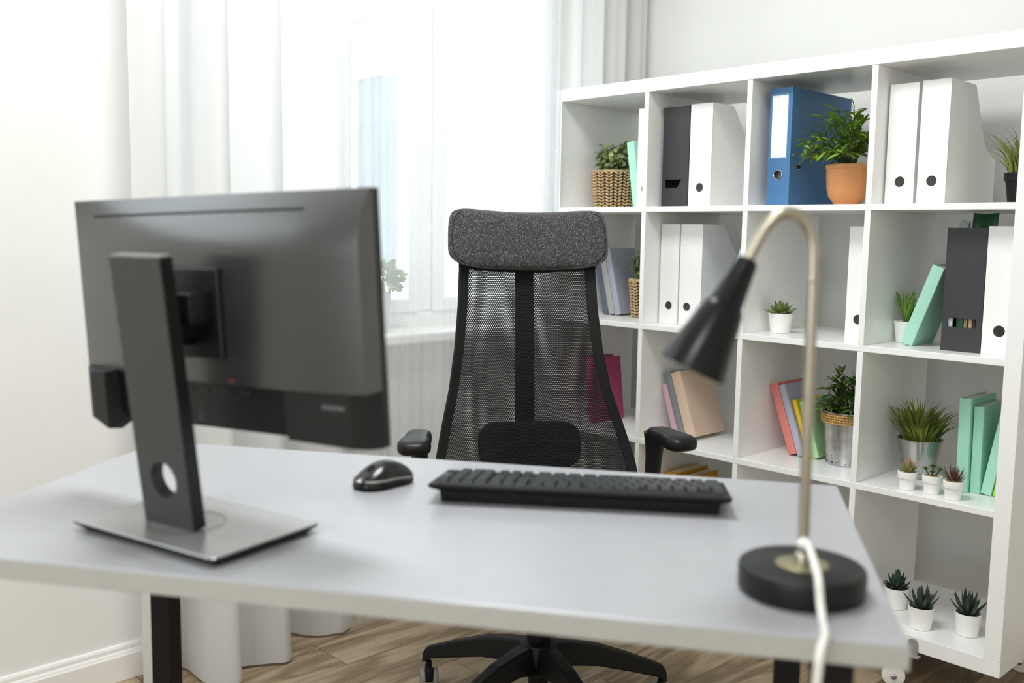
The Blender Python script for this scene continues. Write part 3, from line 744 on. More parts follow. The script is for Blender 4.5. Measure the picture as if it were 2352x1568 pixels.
# -- grass tufts
def grass(root, z, r0, n, height, spread, m, rng, w=0.004, limit=9, lo=-9):
    k = MB()
    for i in range(n):
        a = rng.uniform(0, 2*math.pi); rad = math.sqrt(rng.random()); p = Vector((r0*rad*math.cos(a), r0*rad*math.sin(a), z))
        out = Vector((math.cos(a), math.sin(a), 0))*spread*(0.15+rad*rng.uniform(.4, 1.0)); h = height*rng.uniform(0.6, 1.0)*(1-0.35*rad*rng.random())
        side = Vector((-math.sin(a+rng.uniform(-1, 1)), math.cos(a+rng.uniform(-1, 1)), 0)).normalized()
        vs = []; 
        for j in range(5):
            t = j/4; c = p+out*t**1.7+Vector((0, 0, h*(1-(1-t)**1.4)*(1-0.12*t*rad)))
            c.x = max(lo, min(limit, c.x))
            ww = w*(1-t**1.5)*0.5+0.0002; vs += [c-side*ww, c+side*ww]
        k.add(vs, [(2*j, 2*j+1, 2*j+3, 2*j+2) for j in range(4)], None, True)
    o = k.obj('grass_blades', m, root); o['kind'] = 'stuff'
M_GRASS = mat('grass_blade', '#46591f', rough=0.45, var=0.4, scale=26, col2='#9ba545', contrast=(0.36, 0.66), trans=0.1)
r = thing('potted_plant', 'spiky grass in a small black plastic pot at the right end of the top shelf', 'plant', (1.372, 0.20, Z1+EPS))
pot(r, [(0.032, 0), (0.0325, 0.002), (0.040, 0.056), (0.0435, 0.057), (0.044, 0.0755)], M_PLAS2, 0.039, 0.072)
grass(r, 0.068, 0.033, 150, 0.125, 0.085, M_GRASS, random.Random(4), 0.0056, limit=0.050)
r = thing('potted_plant', 'thick tuft of grass in a shiny silver bucket behind three tiny plants', 'plant', (1.165, 0.195, Z3+EPS))
M_SILV = mat('polished_zinc', '#c4c4c2', rough=0.24, metal=1.0, var=0.03, scale=60)
pot(r, [(0.036, 0), (0.038, 0.001), (0.039, 0.012), (0.0365, 0.014), (0.0555, 0.098), (0.0575, 0.099), (0.058, 0.1015)], M_SILV, 0.053, 0.092, name='bucket')
grass(r, 0.088, 0.044, 230, 0.122, 0.085, M_GRASS, random.Random(9), 0.0072, limit=0.12, lo=-0.070)
# -- succulents
def rosette(root, me, z, rings, rng, name='leaf', as_parts=True, m=None, c=(0, 0)):
    """rings: (count, length, elevation deg, radius)"""
    k = MB() if not as_parts else None
    for ri, (n, L, el, rad) in enumerate(rings):
        for i in range(n):
            a = 2*math.pi*(i+0.5*(ri % 2)+rng.uniform(-.15, .15))/n; e = math.radians(el+rng.uniform(-6, 6))
            d = Vector((math.cos(a)*math.cos(e), math.sin(a)*math.cos(e), math.sin(e)))
            p = Vector((c[0]+rad*math.cos(a), c[1]+rad*math.sin(a), z)); up = Vector((-math.cos(a)*math.sin(e), -math.sin(a)*math.sin(e), math.cos(e)))
            Mx = orient(p, d, up, L*rng.uniform(.88, 1.1))
            if as_parts: link(name, me, root, M=Mx)
            else: k.add([v.co for v in me.vertices], [tuple(f.vertices) for f in me.polygons], Mx, True)
    if k:
        o = k.obj('leaves', m, root); o['kind'] = 'stuff'
M_ECH = mat('echeveria', '#66783a', rough=0.45, var=0.2, scale=15, randomize=0.2)
M_ALOE = mat('aloe_leaf', '#5d7a30', rough=0.4, var=0.25, scale=12, randomize=0.2)
M_HAW = mat('haworthia', '#2f3d33', rough=0.42, var=0.3, scale=20, randomize=0.2)
r = thing('succulent', 'small rosette succulent in a white pot standing alone in its compartment', 'plant', (0.788, 0.115, Z2+EPS))
WP = [(0.0245, 0), (0.0265, 0.001), (0.0335, 0.0535), (0.0338, 0.055)]
pot(r, WP, M_POTW, 0.030, 0.050)
rosette(r, fleshy('echeveria_leaf', M_ECH, 0.55, 0.16, 0.12, 0.04), 0.052, [(7, 0.044, 16, 0.006), (7, 0.040, 36, 0.005), (6, 0.038, 56, 0.004), (4, 0.040, 76, 0.002)], random.Random(1))
r = thing('succulent', 'aloe with upright pointed leaves in a white pot behind the leaning mint book', 'plant', (1.1225, 0.165, Z2+EPS))
pot(r, [(0.0205, 0), (0.0225, 0.001), (0.0296, 0.0535), (0.0298, 0.055)], M_POTW, 0.026, 0.050)
rosette(r, fleshy('aloe_leaf', M_ALOE, 0.15, 0.08, -0.10, 0.01), 0.05, [(5, 0.076, 73, 0.002), (5, 0.088, 77, 0.002), (3, 0.090, 84, 0.001)], random.Random(8))
WP4 = [(0.0235, 0), (0.0255, 0.001), (0.0315, 0.0545), (0.0318, 0.056)]
hw = fleshy('haworthia_leaf', M_HAW, 0.2, 0.13, 0.15, 0.01)
hd = fleshy('stonecrop_leaf', M_HAW, 0.3, 0.22, 0.1, 0.08)
r = thing('succulent', 'dark plump-leaved succulent in a white pot at the back left of the bottom shelf', 'plant', (1.147, 0.150, Z4+EPS), group='dark succulents on the bottom shelf')
pot(r, WP4, M_POTW, 0.0285, 0.049)
rosette(r, hd, 0.05, [(8, 0.034, 22, 0.006), (8, 0.036, 45, 0.006), (7, 0.042, 64, 0.005), (5, 0.050, 82, 0.003)], random.Random(3))
for x, y, sd, lb in ((1.249, 0.066, 5, 'dark spiky succulent in a white pot in front, at the left of the bottom shelf'), (1.345, 0.112, 6, 'dark spiky succulent in a white pot at the right end of the bottom shelf')):
    r = thing('succulent', lb, 'plant', (x, y, Z4+EPS), group='dark succulents on the bottom shelf')
    pot(r, WP4, M_POTW, 0.0285, 0.047)
    rosette(r, hw, 0.047, [(7, 0.056, 40, 0.006), (7, 0.058, 56, 0.005), (5, 0.064, 74, 0.003), (2, 0.06, 86, 0.001)], random.Random(sd))
# -- three mini cement pots
M_CEM = mat('whitewashed_cement', '#e9e8e5', rough=0.75, var=0.06, scale=40, bump=0.25, bscale=120)
M_GRAV = mat('tan_gravel', '#a38b62', rough=0.95, var=0.35, scale=200, bump=1.0, bscale=400)
MP = [(0.0168, 0), (0.0178, 0.0005), (0.0202, 0.0275), (0.0226, 0.0285), (0.0236, 0.0435), (0.0231, 0.0445)]
def mini(label, x, y):
    r = thing('succulent', label, 'plant', (x, y, Z3+EPS), group='three tiny succulents in cement pots')
    pot(r, MP, M_CEM, 0.0195, 0.043, M_GRAV, n=28); return r
r = mini('tiny pink-tipped agave in a white cement pot, leftmost of three', 1.204, 0.043)
def tipmat(name, c1, c2, a, b):
    m = mat(name, c1, rough=0.45); n, l = m.node_tree.nodes, m.node_tree.links
    tc = n.new('ShaderNodeTexCoord'); sx = n.new('ShaderNodeSeparateXYZ'); l.new(tc.outputs['Object'], sx.inputs[0])
    rp = n.new('ShaderNodeValToRGB'); e = rp.color_ramp.elements
    e[0].position = a; e[0].color = (*lin(c1), 1); e[1].position = b; e[1].color = (*lin(c2), 1)
    l.new(sx.outputs[0], rp.inputs[0]); l.new(rp.outputs[0], n['Principled BSDF'].inputs['Base Color']); return m
rosette(r, fleshy('agave_leaf', tipmat('agave_leaf', '#7d8c50', '#b5705f', 0.55, 0.95), 0.34, 0.16, 0.2, 0.03), 0.043, [(7, 0.028, 24, 0.004), (7, 0.031, 46, 0.003), (5, 0.034, 70, 0.001)], random.Random(2))
r = mini('tiny branching green stonecrop in a white cement pot, middle of three', 1.2625, 0.049)
dl = fleshy('stonecrop_petal', mat('stonecrop_leaf', '#56663c', rough=0.5, col2='#7d6a45', scale=30, contrast=(.5, .65)), 0.5, 0.16, 0.1, 0.05)
for (cx, cy, cz, s) in ((0, 0, 0.066, 1), (-0.016, -0.004, 0.058, .9), (0.016, 0.004, 0.060, .9), (0.004, -0.014, 0.055, .8), (-0.006, 0.013, 0.061, .9)):
    MB().tube([(cx*.2, cy*.2, 0.042), (cx*.7, cy*.7, cz-0.008), (cx, cy, cz)], 0.0016, 6).obj('stem', M_STEM, r)
    k = MB()
    for ri, (n, L, el) in enumerate(((6, 0.011, 10), (6, 0.009, 40), (4, 0.008, 70))):
        for i in range(n):
            a = 6.283*(i+.5*ri)/n; e = math.radians(el); d = Vector((math.cos(a)*math.cos(e), math.sin(a)*math.cos(e), math.sin(e)))
            k.add([v.co for v in dl.vertices], [tuple(f.vertices) for f in dl.polygons], orient((cx, cy, cz), d, (-d.x, -d.y, 1), L*s), True)
    k.obj('leaf_rosette', dl.materials[0], r)
r = mini('tiny red-brown spiky air plant in a white cement pot, rightmost of three', 1.3195, 0.035)
rosette(r, fleshy('spike_leaf', mat('redbrown_leaf', '#5f3a30', rough=0.5, var=0.3, scale=20), 0.085, 0.05, 0.35, 0.01), 0.043, [(14, 0.036, 18, 0.003), (14, 0.037, 40, 0.003), (10, 0.038, 62, 0.002), (5, 0.038, 82, 0.001)], random.Random(6), as_parts=False, m=mat('redbrown_leaf', '#5f3a30'))
# -- plant on the window sill
r = thing('potted_plant', 'pale green bushy plant in a grey pot on the window sill', 'plant', (-0.165, -0.578, 0.815+EPS))
pot(r, [(0.030, 0), (0.032, 0.001), (0.043, 0.115), (0.044, 0.118)], mat('grey_glaze', '#c3c8c6', rough=0.4), 0.040, 0.112)
lmw = leafmesh('sill_leaf', 0.6, 0.1, mat('sill_leaf', '#7f9a5c', rough=0.5, randomize=0.3, trans=0.2))
rng = random.Random(14); st = MB()
for i in range(330):
    a, b = rng.uniform(0, 6.28), math.acos(rng.uniform(-.5, 1)); d = Vector((math.cos(a)*math.sin(b), math.sin(a)*math.sin(b), math.cos(b)))
    p = Vector((0, 0, 0.155))+Vector((d.x*.055, d.y*.078, d.z*.058))*rng.uniform(.6, 1.0)
    link('leaf', lmw, r, M=orient(p, d+Vector((rng.uniform(-.6, .6), rng.uniform(-.6, .6), rng.uniform(-.5, .3))), (rng.uniform(-1, 1), rng.uniform(-1, 1), rng.uniform(.2, 1)), 0.026*rng.uniform(.7, 1.2)))
for i in range(7): st.tube([(0.01*math.cos(i), 0.01*math.sin(i), 0.11), (0.035*math.cos(i*.9), 0.045*math.sin(i*.9), 0.17)], 0.0015, 5)
st.obj('stems', M_STEM, r)

# ------------------------------------------------------------------ desk
AD = math.radians(34.0)
e1 = Vector((math.cos(AD), math.sin(AD), 0)); e2 = Vector((-math.sin(AD), math.cos(AD), 0))
DZ = 0.735; DW, DD, DT = 1.165, 0.61, 0.026
FR = Vector((1.853, -1.423, 0))
dk = thing('desk', 'light grey desk with a laminate top and black square metal legs', 'desk', FR-e1*DW/2+e2*DD/2, (0, 0, AD))
MB().box((-DW/2, -DD/2, DZ-DT), (DW/2, DD/2, DZ), bev=0.0025).obj('desktop', M_DESK, dk)
MB().box((-DW/2-.0004, -DD/2-0.0004, DZ-DT+.0018), (DW/2+.0004, -DD/2+0.0006, DZ-.0022)).box((DW/2-.0006, -DD/2+0.0006, DZ-DT+.0018), (DW/2+.0004, DD/2, DZ-.0022)).obj('edge_band', M_EDGE, dk)
lg = 0.038
for sx, ins in ((-1, 0.004), (1, 0.046)):
    for sy in (-1, 1):
        x = sx*(DW/2-ins-lg/2); y = sy*(DD/2-0.035)
        MB().box((x-lg/2, y-lg/2, 0.004), (x+lg/2, y+lg/2, DZ-DT), bev=0.002).obj('leg', M_BLK, dk)
    MB().box((sx*(DW/2-ins-lg/2)-lg/2, -DD/2+0.06, DZ-DT-0.035), (sx*(DW/2-ins-lg/2)+lg/2, DD/2-0.06, DZ-DT-.0005), bev=.002).obj('side_rail', M_BLK, dk)
MB().box((-DW/2+0.045, DD/2-0.06, DZ-DT-0.04), (DW/2-0.09, DD/2-0.03, DZ-DT-.0005), bev=.002).obj('rear_rail', M_BLK, dk)

# ------------------------------------------------------------------ monitor (seen from behind)
mo = thing('monitor', 'black computer monitor seen from behind on a stand with a round cable hole', 'monitor', (1.0845, -1.762, DZ+EPS))
def world_to(root, M): return T(*[-c for c in root.location])@M
YB = 0.24
rb = Vector((math.cos(YB), math.sin(YB), 0)); nbk = Vector((math.sin(YB), -math.cos(YB), 0))   # nbk: towards the camera side (monitor's back)
Mbase = basis(rb, -nbk, (0, 0, 1), (0, 0, 0))     # local x = right, y = away from viewer
k = MB()
bw, bd = 0.262, 0.172
def rr(w, d, z, r=0.006, n=4):
    out = []
    for cx, cy, a0 in ((w/2-r, d/2-r, 0), (-w/2+r, d/2-r, 90), (-w/2+r, -d/2+r, 180), (w/2-r, -d/2+r, 270)):
        for i in range(n+1):
            a = math.radians(a0+90*i/n); out.append((cx+r*math.cos(a), cy+r*math.sin(a), z))
    return out
k.loft([rr(bw-0.03, bd-0.03, 0.0), rr(bw-0.022, bd-0.022, 0.004), rr(bw-.004, bd-.004, 0.0085), rr(bw, bd, 0.0105), rr(bw, bd, 0.012), rr(bw-.002, bd-.002, 0.0128)], Mbase)
k.obj('stand_base', mat('stand_base_satin', '#a9a9a8', rough=0.26, metal=0.5, var=0.02), mo)
MB().loft([rr(bw-0.020, bd-0.020, -0.0001), rr(bw-0.012, bd-0.012, 0.0041), rr(bw-.001, bd-.001, 0.0086), rr(bw+0.0006, bd+0.0006, 0.0104), rr(bw+0.0006, bd+.0006, 0.0116)], Mbase, cap=False).obj('base_skirt', M_MOND, mo)
MB().tube([(0.047*math.cos(i*math.pi/24), 0.047*math.sin(i*math.pi/24), 0.0129) for i in range(48)], 0.0005, 6, Mbase@T(-0.005, -0.01, 0), closed=True).obj('swivel_ring', M_MOND, mo)
# column leaning back
cw, ch, ct = 0.092, 0.335, 0.018
colp = Vector((1.037, -1.807, 0))+rb*cw/2 - Vector(mo.location)
lean = math.radians(7.0)
Mcol = basis(rb, -nbk, (0, 0, 1), (colp.x, colp.y, 0.0128))@RX(lean)      # y -> away; RX(+) tips the top towards -y (viewer)
MB().holeplate(-cw/2, cw/2, 0, ch, ('c', 0.0, 0.06, 0.0235), ct, Mcol, n=40).obj('stand_column', M_STAND, mo)
MB().box((-cw/2, 0.0, ch-.0002), (cw/2, ct, ch+0.004), Mcol, bev=.0015).obj('column_cap', mat('cap_plastic', '#6a6a6a', rough=0.35), mo)
MB().box((cw/2, 0.001, 0.001), (cw/2+.0008, ct, ch), Mcol).box((-cw/2-.0008, 0.001, 0.001), (-cw/2, ct, ch), Mcol).obj('column_side', M_MOND, mo)
# panel
YP, TP, RP = 0.27173663, 0.04395548, 0.02715323
rp_ = Vector((math.cos(YP), math.sin(YP), 0)); npn = Vector((math.sin(YP), -math.cos(YP), 0))
up_ = Vector((0, 0, 1))*math.cos(TP)+npn*math.sin(TP)
rX = rp_*math.cos(RP)+up_*math.sin(RP); uX = -rp_*math.sin(RP)+up_*math.cos(RP)
nX = rX.cross(uX)       # points to viewer (back of monitor)
SC = 0.975
pc = Vector(CAM_POS)+(Vector((1.03470498, -1.7042717, 1.00519793))-Vector(CAM_POS))*SC
Mp = basis(rX, uX, nX, pc-Vector(mo.location))      # x right, y up, z towards viewer
PWd, PH = 0.539*SC, 0.310*SC
MB().box((-PWd/2, -PH/2, -0.014), (PWd/2, PH/2, -0.002), Mp, bev=0.0015).obj('bezel', M_MOND, mo)
MB().box((-PWd/2+.006, -PH/2+.014, -0.0146), (PWd/2-.006, PH/2-.006, -0.0139), Mp).obj('screen', mat('dark_screen', '#0a0b0d', rough=0.12), mo)
CH = 0.073
def back(u, v):
    x = (u-.5)*PWd; y = -PH/2+CH-0.004+(PH-CH+0.004)*v
    st = max(0, PH/2-y); sl = x+PWd/2; sr = PWd/2-x
    f = lambda s, R: 1-(1-min(1, s/R))**2
    z = 0.003+0.036*f(st, 0.078)*(0.72+0.28*f(sr, 0.10))*f(sl, 0.40)
    return (x, y, z)
us = 44; vs_ = 40
def warp(t): return t
def shell(i, j):
    u = min(1, max(0, (i-1)/(us-3))); v = min(1, max(0, (j-1)/(vs_-3)))
    p = back(0.5-0.5*math.cos(math.pi*u), 1-(1-v)**1.8)
    return (p[0], p[1], -0.002) if i in (0, us-1) or j in (0, vs_-1) else p
k = MB().grid(us, vs_, lambda u, v: shell(round(u*(us-1)), round(v*(vs_-1))), Mp)
# rim back to the bezel
k.box((-PWd/2+.001, -PH/2+CH-.004, -0.0025), (PWd/2-.001, PH/2-.001, 0.0018), Mp)
k.obj('rear_cover', M_MON, mo)
# long vent slit near the top
def on(x, y, dz=0.0): return back(x/PWd+.5, (y+PH/2-CH+0.004)/(PH-CH+0.004))[2]+dz
sl = MB(); ys = PH/2-0.022
sl.tube([(x, ys, on(x, ys)-0.0012) for x in np.linspace(-PWd/2+0.045, PWd/2-0.085, 24)], 0.0024, 6, Mp)
sl.obj('vent_slit', M_PLAS2, mo)
# lower chin: two raised blocks and a recess for the sockets
k = MB()
yb = -PH/2
def chin(x0, x1, z, slope0=0.0, slope1=0.0, yd=0.0, ins=0.004):
    lo = [(x0, yb, 0), (x1, yb, 0), (x1, yb+CH, 0), (x0, yb+CH, 0)]
    k.loft([[(x0, yb, -0.002), (x1, yb, -0.002), (x1, yb+CH-.001, -0.002), (x0, yb+CH-.001, -0.002)],
            [(x0+ins*.4, yb+.001, z*.5), (x1+slope1*.5, yb+.001-yd, z*.5), (x1+slope1*.5, yb+CH-.001, z*.5), (x0+ins*.4-slope0*.5, yb+CH-.001, z*.5)],
            [(x0+ins, yb+.006, z), (x1-.002+slope1, yb+.004-yd, z), (x1-.002+slope1, yb+CH-.003, z), (x0+ins-slope0, yb+CH-.003, z)]], Mp)
chin(-PWd/2, -PWd/2+0.085, 0.036, 0, -0.006, 0.012, 0.046)
chin(PWd/2-0.125, PWd/2, 0.030, 0.006, -0.020)
k.box((-PWd/2+0.075, yb+0.004, -0.002), (PWd/2-0.123, yb+CH-.001, 0.010), Mp, bev=.002)
k.obj('chin', M_MOND, mo)
for x in (-0.05, -0.02, 0.02, 0.055):
    MB().box((x-.009, yb+0.050, 0.0098), (x+.009, yb+0.056, 0.0108), Mp).obj('socket', mat('socket_grey', '#2c2c2d', rough=0.4), mo)
MB().box((0.198, yb+0.048, 0.0298), (0.232, yb+0.0535, 0.0306), Mp).obj('maker_plate', mat('label_grey', '#5a5a5c', rough=0.4), mo)
MB().box((0.055, yb+0.0735, 0.0392), (0.068, yb+0.0765, 0.0400), Mp).obj('orange_mark', mat('dull_orange', '#6b3a22', rough=0.5), mo)
for j in range(3): MB().box((-0.035, yb+0.012+0.007*j, 0.0099), (-0.024, yb+0.0155+0.007*j, 0.0104), Mp).obj('spec_label', mat('spec_label', '#565658', rough=0.5), mo)
# mount plate and neck
MB().box((-0.055, -0.050, 0.036), (0.055, 0.062, 0.0445), Mp, bev=0.002).obj('mount_plate', M_MOND, mo)
nk = MB().box((-0.034, -0.004, 0.040), (0.044, 0.034, 0.080), Mp, bev=0.002)
nk.lathe([(0.022, 0.04), (0.022, 0.076)], 24, Mp@T(0, -0.012, 0))
nk.obj('neck', mat('neck_plastic', '#161617', rough=0.16, var=0.03, spec=0.8), mo)

# ------------------------------------------------------------------ mouse
ms = thing('mouse', 'small black wireless mouse with grey rims left of the keyboard', 'mouse', (1.052, -1.446, DZ+EPS), (0, 0, math.radians(6)))
L_, Wm, Hm = 0.104, 0.062, 0.0375
def mprof(t):   # t along length -1 front .. 1 rear
    return Hm*(1-abs(t*0.92-0.12)**2.6)*0.97+0.001
def mouse_surf(u, v):
    a = u*math.pi; rr = v
    ang = 2*math.pi*u; x = Wm/2*math.copysign(abs(math.cos(ang))**0.8, math.cos(ang)); y = L_/2*math.copysign(abs(math.sin(ang))**0.85, math.sin(ang))
    wst = 1-0.10*math.exp(-((y/L_*2)/0.35)**2)
    k = math.sin(min(1, v)*math.pi/2); x *= wst
    s = 1-v
    xx, yy = x*math.sqrt(max(0, 1-v*v)) if v > 0 else x, y*math.sqrt(max(0, 1-v*v)) if v > 0 else y
    tz = yy/(L_/2)
    z = 0.006+v*max(0.004, Hm*(1-0.35*max(0, -tz)**1.5-0.25*max(0, tz)**2)-0.006)
    return (xx, yy, z)
N1 = 49
k = MB().grid(N1, 14, lambda u, v: mouse_surf(u, v))
k.obj('shell', mat('mouse_gloss', '#141416', rough=0.22, var=0.05), ms)
MB().loft([[tuple(np.array(mouse_surf(i/40, 0))*np.array([.93, .95, 0])) for i in range(40)], [tuple(np.array(mouse_surf(i/40, 0))*np.array([1.0, 1.0, 0])+np.array([0, 0, .003])) for i in range(40)], [tuple(np.array(mouse_surf(i/40, 0))*np.array([1.0, 1.0, 0])+np.array([0, 0, .0062])) for i in range(40)]]).obj('underside', M_PLAS2, ms)
k = MB()
for s in (-1, 1):
    k.tube([np.array(mouse_surf((0.75+s*(0.05+0.36*i/18)) % 1.0, 0.34-0.26*(i/18)**1.2)) for i in range(19)], [0.0022]*15+[0.0018, 0.0013, 0.0008, 0.0003], 6)
k.obj('grey_rim', mat('mouse_grey', '#77756f', rough=0.35), ms)
MB().lathe([(0.0, -0.0035), (0.009, -0.0035), (0.0105, -0.002), (0.0105, 0.002), (0.009, 0.0035), (0.0, 0.0035)], 20, T(0, -0.022, 0.0235)@RY(math.pi/2)).obj('scroll_wheel', M_PLAS2, ms)
_p = mouse_surf(0.75, 0.30)
MB().prism([(-0.006, 0), (0.006, 0), (0.0, 0.007)], -0.001, 0.0004, 'z', T(_p[0], _p[1]-.0002, _p[2]+.0008)@RX(math.radians(38))).obj('maker_mark', mat('mark_silver', '#c9c9c9', rough=0.3), ms)

# ------------------------------------------------------------------ keyboard (far side faces the user; numpad at the viewer's left)
kx = Vector((0.780, 0.625, 0)).normalized(); ky = Vector((-kx.y, kx.x, 0))
KC = Vector((1.179, -1.461, 0))*0.5+Vector((1.506, -1.199, 0))*0.5
KW, KD = 0.422, 0.146
kb = thing('keyboard', 'black full-size computer keyboard seen from its rear edge on the grey desk', 'keyboard', (KC.x, KC.y, DZ+EPS), (0, 0, math.atan2(kx.y, kx.x)))
tn, tf = 0.0285, 0.0135
def kloop(w, y0, y1, za, zb): return [(-w/2, y0, za), (w/2, y0, za), (w/2, y1, zb), (-w/2, y1, zb)]
MB().loft([kloop(KW-0.034, 0.016, KD-0.006, 0.0, 0.0), kloop(KW-0.030, 0.0135, KD-.003, tn-0.0125, tf-0.009), kloop(KW-0.004, 0.002, KD, tn-0.006, tf-0.004), kloop(KW, 0.0, KD+.001, tn-0.002, tf-.001), kloop(KW-.002, 0.001, KD, tn, tf)]).obj('body', M_PLAS2, kb)
slope = math.atan2(tf-tn, KD)
U = (KW-0.016)/22.5
M_KEY = mat('keycap', '#34373a', rough=0.3, var=0.08, bump=0.03)
keycache = {}
def key(x, y, wu, hu=1.0, hk=0.0064):
    kk = (round(wu, 2), round(hu, 2))
    if kk not in keycache:
        a, b = wu*U/2-0.0012, hu*U/2-0.0016
        q = MB().loft([[(-a, -b, 0), (a, -b, 0), (a, b, 0), (-a, b, 0)], [(-a+.0006, -b+.0006, hk*.6), (a-.0006, -b+.0006, hk*.6), (a-.0006, b-.0006, hk*.6), (-a+.0006, b-.0006, hk*.6)], [(-a+.0022, -b+.0022, hk), (a-.0022, -b+.0022, hk), (a-.0022, b-.0022, hk), (-a+.0022, b-.0022, hk)]])
        me = q.mesh('key'); me.materials.append(M_KEY); keycache[kk] = me
    z = tn+(tf-tn)*(y/KD)
    link('key', keycache[kk], kb, (x, y, z+0.0001), (slope, 0, 0))
x0 = -KW/2+0.008
def row(r, units, start):
    """units in viewer order left->right; negative = gap. r = row index from the rear edge"""
    x = start; y = 0.014+(0.5+r+(0.2 if r > 0 else 0))*U*1.02
    for uu in units:
        if uu > 0: key(x0+(x+uu/2)*U, y, uu, 0.82 if r == 0 else 1.0)
        x += abs(uu)
main = [[1, 1, 1, 1, -.5, 1, 1, 1, 1, -.5, 1, 1, 1, 1, -1, 1], [2]+[1]*13, [1.5]+[1]*12+[1.5], [2.25]+[1]*11+[1.75], [2.75]+[1]*10+[2.25], [1.25]*4+[6.25]+[1.25]*3]
nav = [[1, 1, 1], [1, 1, 1], [1, 1, 1], [], [-1, 1, -1], [1, 1, 1]]
pad = [[1, 1, 1, 1], [1, 1, 1, 1], [1, 1, 1, 1], [-1, 1, 1, 1], [1, 1, 1, 1], [-1, 1, 2]]
for r_ in range(6):
    row(r_, pad[r_], 0.0); row(r_, nav[r_], 4.25); row(r_, main[r_], 7.5)
for sx in (-1, 1): MB().box((sx*0.15-0.012, 0.018, -0.0002), (sx*0.15+0.012, 0.028, 0.004)).obj('foot', M_PLAS2, kb)

# ------------------------------------------------------------------ desk lamp
LP = Vector((1.7085, -1.3700, DZ+EPS))
la = thing('desk_lamp', 'black desk lamp with a bent steel gooseneck and a cone shade on the desk corner', 'lamp', LP, (0, 0, math.atan2(0.7223, 0.69158)))
M_LB = mat('lamp_black', '#121213', rough=0.4, spec=0.33, var=0.05)
MB().lathe([(0.064, 0), (0.0665, 0.0015), (0.0675, 0.004), (0.0675, 0.025), (0.0665, 0.028), (0.0645, 0.0295), (0.0, 0.0295)], 64).obj('base', M_LB, la)
M_BRASS = mat('pale_brass', '#a9a483', rough=0.35, metal=0.9, var=0.04)
MB().lathe([(0.028, 0.0294), (0.028, 0.0305), (0.0265, 0.0312), (0.0, 0.0312)], 40).obj('disc', M_BRASS, la)
# gooseneck in the local x-z plane
pp = [(0, 0.0312), (0, 0.08), (-0.001, 0.16), (-0.0022, 0.24), (-0.003, 0.30), (-0.0035, 0.345), (-0.005, 0.374), (-0.0105, 0.391), (-0.0205, 0.4025), (-0.0325, 0.4065), (-0.0440, 0.4025), (-0.0560, 0.389), (-0.0670, 0.3675), (-0.0745, 0.352)]
sm = smoothpath(pp, 70)
MB().tube([(a, 0, b) for a, b in sm], 0.0062, 14).obj('gooseneck', M_STEEL, la)
MB().lathe([(0.0088, 0.0312), (0.0088, 0.040), (0.0075, 0.043), (0.0066, 0.0435)], 20).obj('collar', M_STEEL, la)
MB().lathe([(0.0066, -0.004), (0.0072, 0.0), (0.0066, 0.004)], 18, T(-0.0036, 0, 0.338)).obj('joint_ring', M_STEEL, la)
ax = Vector((-0.1214+0.0722, 0, 0.2535-0.359)).normalized(); p0 = Vector((-0.0722, 0, 0.357))
Mh = orient(p0, ax, (0, 1, 0), 1.0)@RY(math.pi/2)     # local z of the lathe -> ax
Lh = 0.128
MB().lathe([(0.0065, -0.002), (0.0105, 0.0), (0.0118, 0.004), (0.0185, 0.050), (0.0205, 0.053), (0.0222, 0.056), (0.0360, Lh-0.002), (0.0362, Lh), (0.0350, Lh), (0.0212, 0.058), (0.0, 0.054)], 48, Mh).obj('lamp_shade', mat('shade_black', '#0c0c0d', rough=0.27, spec=0.33, var=0.05), la)
MB().lathe([(0.0, 0.056), (0.009, 0.058), (0.013, 0.075), (0.015, 0.09), (0.011, 0.102), (0.0, 0.106)], 24, Mh).obj('bulb', mat('opal_bulb', '#e6e4dc', rough=0.3), la)
# flex: leaves the foot of the pole towards the viewer, runs over the base and the desk edge
vdir = Vector((0, -1, 0))
cp = [(0.0, -0.006, 0.0545), (0.0005, -0.015, 0.056), (0.0012, -0.027, 0.050), (0.001, -0.042, 0.041), (-0.001, -0.058, 0.036), (-0.003, -0.068, 0.031), (-0.004, -0.078, 0.016), (-0.006, -0.092, 0.006), (-0.011, -0.115, 0.0045), (-0.017, -0.135, 0.0045), (-0.0245, -0.150, 0.003), (-0.029, -0.158, -0.006), (-0.031, -0.160, -0.03), (-0.036, -0.161, -0.10), (-0.041, -0.161, -0.25), (-0.036, -0.159, -0.5), (-0.04, -0.15, -0.7), (-0.03, -0.17, -0.728)]
def sp3(P, n):
    P = [Vector(p) for p in P]; P = [2*P[0]-P[1]]+P+[2*P[-1]-P[-2]]; out = []; segs = len(P)-3
    for i in range(n):
        t = i/(n-1)*segs; k = min(int(t), segs-1); t -= k; a, b, c, d = P[k:k+4]
        out.append(0.5*((2*b)+(c-a)*t+(2*a-5*b+4*c-d)*t*t+(3*b-a-3*c+d)*t**3))
    return out
MB().tube(sp3(cp, 150), 0.0043, 10).obj('cord', mat('white_cord', '#e8e6df', rough=0.45), la)
MB().tube([(0, -0.003, 0.0535), (0, -0.009, 0.055), (0.0005, -0.016, 0.0555)], [0.0075, 0.0068, 0.0052], 12).obj('cord_grip', M_WHITE, la)

# ------------------------------------------------------------------ office chair
RC = math.radians(53.6)
chr_ = thing('office_chair', 'black swivel office chair with a mesh back and grey fabric headrest behind the desk', 'chair', (0.683, -0.732, 0), (0, 0, RC))
M_CH = mat('chair_plastic', '#0f0f10', rough=0.38, spec=0.33, var=0.06, bump=0.04, bscale=500)
M_MESH = mat('mesh_fabric', '#131314', rough=0.75, spec=0.33, var=0.15, scale=300)
